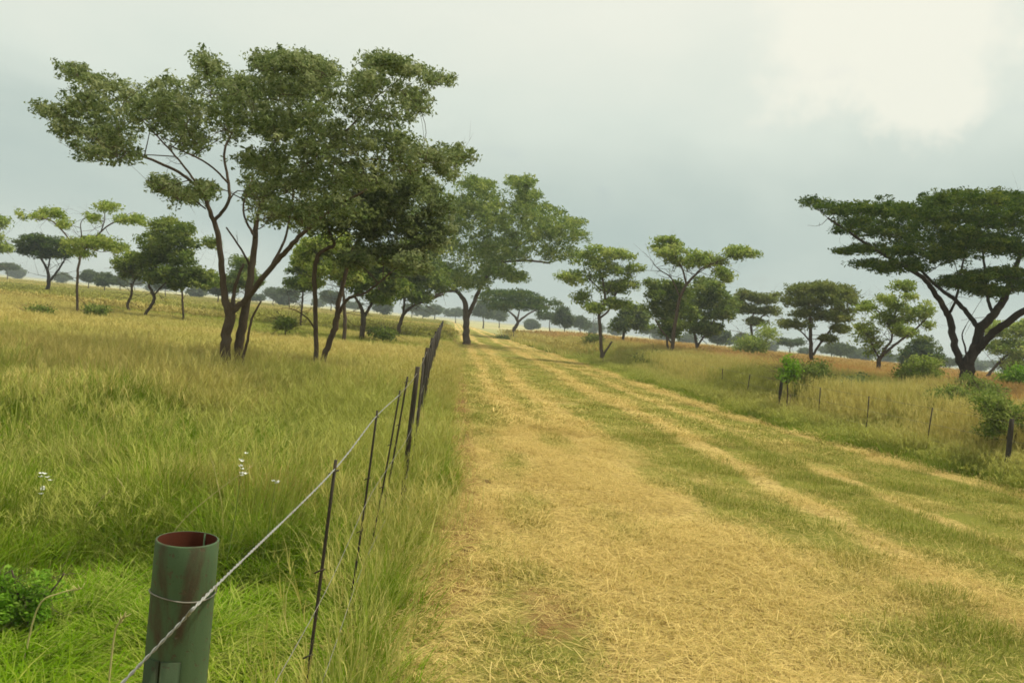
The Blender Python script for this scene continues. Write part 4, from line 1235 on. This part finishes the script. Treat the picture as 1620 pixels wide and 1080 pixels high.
        tree('distant_tree', lab or 'tiny faint tree in the hazy line along the far horizon', d, [[(x, y, max(2.0, w * 0.09)), (x + r.uniform(-1, 1), y - gap, max(1.6, w * 0.07)), (x + r.uniform(-3, 3), cy, 1.4)]],
             bl, 'far', 900 if lab else 500, 0.0032 * d, 'hazy trees along the horizon' if lab else 'tiny trees of the far horizon line', seed=600 + i, tuft=0.0035 * d, flat=0.7)


def shrub(label, x, y, d, w, h, leaf, nleaf, size, seed, name='shrub', leafy=0.35, lo=0.12, hi=0.85):
    """a bush w x h pixels whose foot stands at d metres below photo pixel (x, y)"""
    r = random.Random(seed)
    bl = []
    for k in range(9):
        bl.append((x + r.uniform(-.36, .36) * w, y - h * r.uniform(lo, hi), w * r.uniform(.14, .24), h * r.uniform(.13, .22)))
    st = [[(x, y + 3, 3), (x + r.uniform(-.1, .1) * w, y - h * .4, 2.4), (x + r.uniform(-.2, .2) * w, y - h * .8, 1.4)],
          [(x + 2, y - 16, 2), (x + .2 * w, y - h * .5, 1.8), (x + .3 * w, y - h * .75, 1.2)],
          [(x - 2, y - 16, 2), (x - .2 * w, y - h * .5, 1.8), (x - .3 * w, y - h * .7, 1.2)]]
    return tree(name, label, d, st, bl, leaf, nleaf, size, seed=seed, cat='shrub', tuft=0.008 * d, crown='foliage', stemname='stem', shell=leafy, subs=4)


def build_shrubs():
    shrub('pale green leafy bush under the small dark layered tree', 1196, 570, 52, 66, 52, 'light', 5000, 0.17, 701)
    shrub('dark low bush at the foot of the tall open tree by the right fence', 1028, 580, 37, 46, 20, 'acacia', 1500, 0.14, 702)
    shrub('dark green shrub in the grass right of the middle fence post', 1294, 642, 20.8, 74, 66, 'mid', 5200, 0.075, 703, lo=0.25, hi=0.92)
    shrub('bright young plant above the post beside the dark green shrub', 1246, 622, 19.2, 26, 56, 'bright', 1100, 0.08, 704, lo=0.35, hi=0.95)
    shrub('low green shrub in the verge left of the great acacia trunk', 1440, 622, 24, 46, 40, 'mid', 2500, 0.09, 705)
    shrub('pale green shrub in front of the pale sparse tree', 1468, 598, 30, 76, 34, 'light', 3500, 0.11, 706)
    shrub('broad green shrub at the foot of the great acacia', 1560, 650, 19, 80, 46, 'mid', 4200, 0.08, 707)
    shrub('dark shrub leaning over the right-most fence post', 1598, 715, 13.2, 96, 92, 'mid', 5200, 0.055, 708, lo=0.3, hi=0.9)
    shrub('bright green shrub at the right edge below the slanting tree', 1606, 608, 30, 44, 30, 'bright', 1800, 0.11, 709)
    shrub('low dark bush in the left meadow beside the leaning bough tree', 606, 532, 30, 34, 12, 'mid', 800, 0.11, 710)
    shrub('green bush in the grass near the left edge', 62, 506, 24, 44, 22, 'mid', 1300, 0.09, 711)
    shrub('small bush left of the thin dark trunk in the far left meadow', 150, 500, 28, 30, 14, 'mid', 700, 0.11, 715)
    shrub('low bush in the meadow just right of the large spreading tree', 452, 520, 26, 30, 13, 'mid', 700, 0.10, 716)
    shrub('grey-green shrub in the verge between the dark green shrub and the pale sparse tree', 1352, 655, 20, 60, 56, 'grey', 3000, 0.075, 717, lo=0.3, hi=0.9)
    shrub('straggly bright shrub in the tall grass below the acacia fork', 1500, 668, 16.5, 66, 54, 'mid', 3000, 0.065, 718, lo=0.35, hi=0.95)
    shrub('yellow-green shrub in front of the trunk of the great acacia', 1535, 640, 21, 50, 44, 'light', 2400, 0.08, 719, lo=0.3, hi=0.9)
    shrub('small bush at the root of the flat-topped tree by the track', 796, 545, 84, 22, 9, 'mid', 500, 0.28, 712)
    shrub('leafy bright green weed in the bottom left corner', 45, 985, 3.9, 190, 105, 'bright', 4200, 0.026, 713, 'weed', lo=-0.15, hi=0.8)
    shrub('thin reddish-leaved sapling in the red grass left of the slender tree', 938, 552, 50, 16, 18, 'olive', 300, 0.14, 714)


# ------------------------------------------------------------------ fences, posts and wires
def build_pipe():
    o = empty('steel_pipe_post', (PIPE[0], PIPE[1], -0.03))
    tag(o, 'hollow green painted steel pipe post with rusty rim in the foreground', 'post')
    top = PIPE[2] + 0.03
    n, ro, ri = 48, 0.0575, 0.0530
    th = np.arange(n) / n * 2 * math.pi
    cs = np.stack([np.cos(th), np.sin(th)], -1)

    def lathe(prof):
        v = np.concatenate([np.concatenate([cs * r_, np.full((n, 1), z)], 1) for r_, z in prof])
        j = np.arange(n)
        k = (j + 1) % n
        q = np.concatenate([np.stack([i * n + j, i * n + k, (i + 1) * n + k, (i + 1) * n + j], -1) for i in range(len(prof) - 1)])
        return v, q
    v, q = lathe([(ro, -0.1)] + [(ro, z) for z in np.linspace(0.0, top - 0.002, 24)] + [(ro - 0.0012, top), (ri + 0.0008, top)])
    ang = np.arctan2(v[:, 1], v[:, 0])
    v[:, :2] *= (1 + 0.010 * np.sin(2 * ang + 3 * v[:, 2]) * smooth(v[:, 2], 0.6, 1.2) - 0.03 * np.exp(-((ang + 1.9) / 0.35) ** 2 - ((v[:, 2] - top + 0.09) / 0.05) ** 2))[:, None]
    mesh_obj('pipe', v, q, MAT_PIPE, o, True)
    v, q = lathe([(ri + 0.0008, top + 0.0), (ri, top - 0.002), (ri, top - 0.45)])
    mesh_obj('rusty_inside', v, q, MAT_RUST, o, True)['label'] = 'rust red inside of the hollow pipe'
    # weld seam inside, seen at the rim
    tb = Tubes()
    dirc = np.array([0.35, 0.94])
    s = dirc * (ri - 0.001)
    tb.add([[s[0], s[1], top - 0.3], [s[0], s[1], top - 0.001]], [0.002, 0.002], 6)
    tb.build('weld_seam', MAT_PIPE, o)
    # flat lug low on the near side with a slot in it
    face = np.array([0 - PIPE[0], 0 - PIPE[1]])
    face /= np.linalg.norm(face)
    side = np.array([-face[1], face[0]])     # points right seen from the camera?
    if side[0] < 0:
        side = -side
    ztop = PIPE[2] - 0.212 + 0.03
    def plate(a0, a1, z0, z1, nm, mat, proud):
        angs = np.linspace(a0, a1, 9)
        V, Q = [], []
        for a in angs:
            dv = face * math.cos(a) + side * math.sin(a)
            for rr, z in ((ro + 0.0005, z0), (ro + proud, z0), (ro + proud, z1), (ro + 0.0005, z1)):
                V.append([dv[0] * rr, dv[1] * rr, z])
        for i in range(8):
            for a_, b_ in ((0, 1), (1, 2), (2, 3), (3, 0)):
                Q.append([i * 4 + a_, i * 4 + b_, i * 4 + 4 + b_, i * 4 + 4 + a_])
        Q.append([0, 1, 2, 3])
        Q.append([35, 34, 33, 32])
        mesh_obj(nm, np.array(V), np.array(Q), mat, o)
    tb = Tubes()
    hit = P(318, 951, 1.552)
    zc = hit[2] + 0.03
    aa = np.linspace(0, 2 * math.pi, 40)
    tb.add(np.stack([(ro + 0.002) * np.cos(aa), (ro + 0.002) * np.sin(aa), zc + 0.004 * np.sin(aa * 2)], -1), np.full(40, 0.0014), 5)
    tb.build('wire_tie', MAT_OLDWIRE, o)
    plate(-1.15, -0.52, ztop - 0.30, ztop, 'clamp_plate', MAT_PLATE, 0.004)
    plate(-0.46, 0.12, ztop - 0.30, ztop, 'clamp_plate', MAT_PLATE, 0.004)


def wire_points(ys, dz, xoff=0.0, height=1.12):
    return np.stack([fence_x(ys) + xoff, ys, np.full(len(ys), height) + dz], -1)


def twisted(tb, path, r, pitch, n):
    p = spline(path, n)
    seg = np.concatenate([[0], np.cumsum(np.linalg.norm(np.diff(p, axis=0), axis=1))])
    for ph in (0, math.pi):
        a = seg / pitch * 2 * math.pi + ph
        tan = np.gradient(p, axis=0)
        tan /= np.linalg.norm(tan, axis=1)[:, None]
        u = np.cross(tan, [0, 0, 1.0])
        u /= np.linalg.norm(u, axis=1)[:, None]
        w = np.cross(u, tan)
        tb.add(p + r * 0.95 * (np.cos(a)[:, None] * u + np.sin(a)[:, None] * w), np.full(n, r), 5)


def build_left_fence():
    o = empty('wire_fence', (fence_x(6.5), 6.5, 0))
    tag(o, 'wire fence with thin iron droppers between the meadow and the mown track', 'fence')
    base = np.array([float(fence_x(6.5)), 6.5, 0.0])
    # droppers placed where the photograph shows them: (top px, bottom px direction, distance, thickness px at 1620)
    tops = []
    for x, y, x2, y2, d, w in ((530, 737, 482, 1080, 2.7, 0.0058), (596, 655, 571, 830, 4.4, 0.0062), (632, 622, 598, 805, 5.5, 0.006), (644, 600, 632, 665, 6.2, 0.007)):
        a, b = P(x, y, d), P(x2, y2, d + 0.02)
        dirv = (a - b) / (a[2] - b[2])
        foot = a - dirv * (a[2] + 0.1)
        tops.append(a)
        tb = Tubes()
        k = spline([[*foot], [*(foot * 0.5 + a * 0.5 + np.array([0.006, 0, 0]))], [*(a + dirv * 0.02)]], 9)
        tb.add(k, np.full(9, w), 6)
        # wire ties
        for hh in (0.02, 0.34, 0.62):
            c = a - dirv * hh
            tb.add([c + [-0.016, -0.01, -0.006], c + [0, -0.013, 0.004], c + [0.016, -0.01, 0.01]], [0.003] * 3, 5)
        tb.build('dropper', MAT_IRON, o, base)
    posts = [(661, 580, 6.6, 0.020), (676, 550, 10.8, 0.026), (684, 534, 15.5, 0.032), (690, 524, 21.5, 0.036), (694, 518, 28, 0.04), (696.5, 514, 36, 0.045), (698.5, 511, 48, 0.05), (700, 508.5, 64, 0.05), (701, 507, 84, 0.06)]
    rr = random.Random(4)
    px = []
    for x, y, d, w in posts:
        a = P(x, y, d)
        a[2] = max(a[2], 1.12)
        px.append(a)
        tb = Tubes()
        f = np.array([a[0] + rr.uniform(-.03, .01), a[1], -0.08])
        tb.add(spline([f, (f + a) / 2 + np.array([rr.uniform(-.008, .008), 0, 0]), a], 7), [w * 1.05] * 6 + [w * 0.9], 8)
        tb.build('post', MAT_IRON, o, base)
    # thin droppers between the far posts
    for i in range(len(px) - 1):
        for t in (0.33, 0.67):
            a = px[i] * (1 - t) + px[i + 1] * t
            tb = Tubes()
            q = a + np.array([rr.uniform(-.03, .03), 0, -0.06])
            w = 0.007 + 0.0006 * a[1]
            tb.add([[a[0] + rr.uniform(-.02, .02), a[1], 0.0], (q + [a[0], a[1], 0]) / 2, q], [w] * 3, 5)
            tb.build('dropper', MAT_IRON, o, base)
    # strands
    start = P(60, 1218, 1.36)
    top = [start + np.array([-0.05, -1.5, 0.02]), start, P(193, 1080, 1.475), P(290, 980, 1.53), P(343, 925, 1.575)]
    top += [t_ - np.array([0, 0, 0.01]) for t_ in tops[:3]] + [p - np.array([0, 0, 0.05]) for p in px]
    top = np.array(top)
    near, farw = top[:8], top[7:]
    tb = Tubes()
    twisted(tb, near, 0.0017, 0.035, 420)
    tb.build('top_wire', MAT_WIRE, o, base)
    tb = Tubes()
    tb.add(spline(farw, 60), 0.0013 + 0.00006 * spline(farw, 60)[:, 1], 5)
    tb.build('top_wire', MAT_OLDWIRE, o, base)
    for dz in (0.42, 0.78):
        pth = top.copy()
        pth[:, 2] -= dz
        pth[3:8, 2] += np.array([0.01, -0.02, 0.015, -0.01, 0.0]) * rr.uniform(.5, 1.2)
        tb = Tubes()
        k = spline(pth, 90)
        tb.add(k, 0.0010 + 0.00006 * np.maximum(k[:, 1], 0), 5)
        tb.build('lower_wire', MAT_OLDWIRE, o, base)


def build_right_fence():
    spec = [(1601, 662, 12.3, 0.036), (1237, 598, 19.8, 0.036), (1084, 569, 30, 0.040), (998, 553, 42, 0.045), (945, 545, 55, 0.05), (905, 537, 70, 0.05)]
    pts = []
    for x, y, d, w in spec:
        a = P(x, y, d)
        pts.append((a, w))
    base = np.array([pts[1][0][0], pts[1][0][1], 0.0])
    o = empty('wire_fence', base)
    tag(o, 'low wire fence half hidden in tall grass along the right of the track', 'fence')
    rr = random.Random(8)
    for a, w in pts:
        tb = Tubes()
        f = np.array([a[0] + rr.uniform(-.03, .03), a[1], float(ground_h(a[0], a[1])) - 0.1])
        tb.add(spline([f, (f + a) / 2 + np.array([rr.uniform(-.01, .01), 0, 0]), a], 7), [w * 1.05] * 6 + [w * .9], 8)
        tb.build('post', MAT_IRON, o, base)
    # droppers
    for i in range(len(pts) - 1):
        a, b = pts[i][0], pts[i + 1][0]
        m = 3
        for k in range(1, m + 1):
            t = k / (m + 1)
            q = a * (1 - t) + b * t
            tb = Tubes()
            w = 0.006 + 0.0003 * q[1]
            tb.add([[q[0] + rr.uniform(-.04, .04), q[1], float(ground_h(q[0], q[1])) - 0.05], [q[0], q[1], q[2] * .5], [q[0] + rr.uniform(-.03, .03), q[1], q[2] - 0.05]], [w] * 3, 5)
            tb.build('dropper', MAT_IRON, o, base)
    ext = pts[0][0] * 2 - pts[1][0]
    ext[2] = pts[0][0][2]
    for dz in (0.06, 0.32, 0.58):
        k = spline([ext] + [p[0] for p in pts], 60).copy()
        k[:, 2] -= dz
        tb = Tubes()
        tb.add(k, 0.0016 + 0.00004 * k[:, 1], 5)
        tb.build('wire', MAT_OLDWIRE, o, base)


# ------------------------------------------------------------------ small weeds in the near grass
def flower_material():
    m, t = new_mat('white_petals')
    b = t.n('ShaderNodeBsdfDiffuse')
    geo = t.n('ShaderNodeNewGeometry').outputs['Position']
    t.set(b.inputs[0], t.mix(t.noise(geo, 60, 2), (0.62, 0.62, 0.55), (0.80, 0.80, 0.76)))
    t.set(t.n('ShaderNodeOutputMaterial').inputs[0], b.outputs[0])
    return m


def stalk_material(name, a, b):
    m, t = new_mat(name)
    d = t.n('ShaderNodeBsdfDiffuse')
    geo = t.n('ShaderNodeNewGeometry').outputs['Position']
    t.set(d.inputs[0], t.mix(t.noise(geo, 20, 3), a, b))
    t.set(t.n('ShaderNodeOutputMaterial').inputs[0], d.outputs[0])
    return m


def build_weeds():
    petal = flower_material()
    green = stalk_material('weed_stem', (0.10, 0.15, 0.03), (0.20, 0.24, 0.06))
    dry = stalk_material('dry_stalk', (0.38, 0.33, 0.12), (0.55, 0.48, 0.22))
    for i, (x, y, d, lab) in enumerate(((385, 718, 5.0, 'white flowering weed stalk in the lush grass behind the near dropper'),
                                         (70, 748, 5.0, 'white flowering weed near the left edge of the meadow'),
                                         (436, 760, 5.0, 'single pale flower stalk in the reddish tuft beside the fence'))):
        r = np.random.default_rng(70 + i)
        p = P(x, y, d)
        o = empty('flowering_weed', (p[0] - 0.05, p[1], -0.02))
        tag(o, lab, 'weed')
        b = np.array([p[0] - 0.05, p[1], -0.02])
        tb = Tubes()
        tb.add(spline([b, (b + p) / 2 + [0.01, 0, 0.02], p], 8), np.linspace(0.004, 0.002, 8), 5)
        tb.build('stem', green, o, b)
        nf = 9 if i < 2 else 4
        for k in range(nf):
            V, Q = [], []
            c = p + np.array([(-0.02 + 0.055 * r.random()) if i < 2 else r.normal() * .012, r.normal() * .02, -0.13 * r.random() * (1 if i < 2 else .2)])
            for q in range(5):
                a = q / 5 * 6.283 + r.random()
                tip = c + 0.016 * np.array([math.cos(a), math.sin(a), 0.35 + 0.4 * r.random()])
                sd_ = 0.006 * np.array([-math.sin(a), math.cos(a), 0])
                m_ = (c + tip) / 2
                n0 = len(V)
                V += [c, m_ + sd_, tip, m_ - sd_]
                Q.append([n0, n0 + 1, n0 + 2, n0 + 3])
            mesh_obj('flower', np.array(V) - b, np.array(Q), petal, o)
    # long dry stalks that lean across the lush grass: (root px, tip px, distance, label)
    for i, (x0, y0, x1, y1, d, lab) in enumerate((
            (283, 830, 400, 736, 5.2, 'long arching dry stalk in the grass above the pipe post'),
            (143, 815, 172, 778, 5.4, 'short bent dry stalk left of the pipe post'),
            (352, 810, 335, 728, 5.4, 'upright pale stalk crossing the long arching stalk'),
            (208, 800, 185, 755, 5.6, 'thin leaning stalk in the green tussock near the left edge'),
            (60, 960, 130, 930, 3.6, 'dry stalk lying in the bottom left grass'),
            (180, 1010, 195, 975, 3.3, 'dark dead stem standing left of the pipe post'))):
        a, b_ = P(x0, y0, d), P(x1, y1, d)
        g = np.array([a[0] - 0.25 * (b_[0] - a[0]), a[1], -0.02])
        o = empty('dry_stalk', g)
        tag(o, lab, 'grass stalk')
        tb = Tubes()
        tb.add(spline([g, a, (a + b_) / 2 + [0, 0, 0.02], b_], 14), np.linspace(0.0045, 0.0022, 14), 5)
        tb.build('stem', dry, o, g)
        tb = Tubes()
        r = np.random.default_rng(170 + i)
        for k in range(7):
            c = b_ + (a - b_) * 0.05 * k
            tb.add([c, c + np.array([r.normal() * .012, r.normal() * .012, 0.022])], [0.0032, 0.001], 4)
        tb.build('seed_head', dry, o, g)


def build_clods():
    earth = stalk_material('clod_earth', (0.07, 0.045, 0.022), (0.17, 0.11, 0.055))
    bits = stalk_material('clod_thatch', (0.20, 0.15, 0.06), (0.42, 0.32, 0.13))
    for i, (x, y, rad, lab) in enumerate((
            (735, 690, 0.055, 'dark earth clod farthest up the left side of the track'),
            (734, 876, 0.034, 'dark earth clod near the bottom of the left side of the track'),
            (706, 897, 0.040, 'flat brown clod at the grass edge left of another clod'),
            (706, 806, 0.038, 'dark clod tucked against the grass fringe of the track'),
            (770, 765, 0.034, 'small brown clod in the straw right of the grass fringe'))):
        r = np.random.default_rng(300 + i)
        dx, dy = x - 810, 540 - y
        v_ = dx * math.sin(ROLL) + dy * math.cos(ROLL) - 29
        p = P(x, y, (H_CAM - 0.05) * F_PX / -v_)
        p[2] = float(track_z(p[0], p[1]))
        o = empty('earth_clod', p)
        tag(o, lab, 'clod')
        nu, nv = 14, 8
        V = [[0, 0, 1.0]]
        for a in range(1, nv):
            th = math.pi * a / nv
            V += [[math.sin(th) * math.cos(2 * math.pi * b / nu), math.sin(th) * math.sin(2 * math.pi * b / nu), math.cos(th)] for b in range(nu)]
        V.append([0, 0, -1.0])
        V = np.array(V)
        V *= (rad * (0.8 + 0.5 * vnoise(V[:, 0] * 2 + V[:, 2] * 3 + i, V[:, 1] * 2 + 5, 0.7, i) + 0.12 * r.random(len(V))))[:, None]
        V[:, 2] *= 0.55
        T = [[0, 1 + b, 1 + (b + 1) % nu] for b in range(nu)]
        T += [[len(V) - 1, 1 + (nv - 2) * nu + (b + 1) % nu, 1 + (nv - 2) * nu + b] for b in range(nu)]
        Q = [[1 + a * nu + b, 1 + (a + 1) * nu + b, 1 + (a + 1) * nu + (b + 1) % nu, 1 + a * nu + (b + 1) % nu] for a in range(nv - 2) for b in range(nu)]
        mesh_obj('clod', V, [np.array(T), np.array(Q)], earth, o)
        tb = Tubes()
        for k in range(16):
            c = r.normal(size=3) * rad * np.array([0.6, 0.6, 0.15]) + np.array([0, 0, rad * 0.3])
            e = c + r.normal(size=3) * rad * np.array([0.9, 0.9, 0.4])
            tb.add(np.array([c, (c + e) / 2 + [0, 0, 0.006], e]), [0.0014, 0.0012, 0.0006], 4)
        tb.build('thatch', bits, o)['kind'] = 'stuff'


# ------------------------------------------------------------------ the air
def build_haze():
    m = bpy.data.materials.new('hazy_air')
    m.use_nodes = True
    t = NT(m.node_tree)
    pv = t.n('ShaderNodeVolumePrincipled')
    pv.inputs['Color'].default_value = (0.80, 0.88, 0.90, 1)
    pv.inputs['Density'].default_value = 0.0011
    t.set(t.n('ShaderNodeOutputMaterial').inputs['Volume'], pv.outputs[0])
    x0, x1, y0, y1, z0, z1 = -9300, 9300, -9300, 9300, -1.4, 16.0
    v = np.array([[x, y, z] for z in (z0, z1) for y in (y0, y1) for x in (x0, x1)], float)
    q = np.array([[0, 2, 3, 1], [4, 5, 7, 6], [0, 1, 5, 4], [2, 6, 7, 3], [0, 4, 6, 2], [1, 3, 7, 5]])
    o = mesh_obj('haze', v, q, m)
    tag(o, 'thin pale haze over the whole grassland', 'haze', kind='stuff')


build_trees()
build_pipe()
build_left_fence()
build_right_fence()
build_shrubs()
build_grass()
build_weeds()
build_clods()
build_haze()
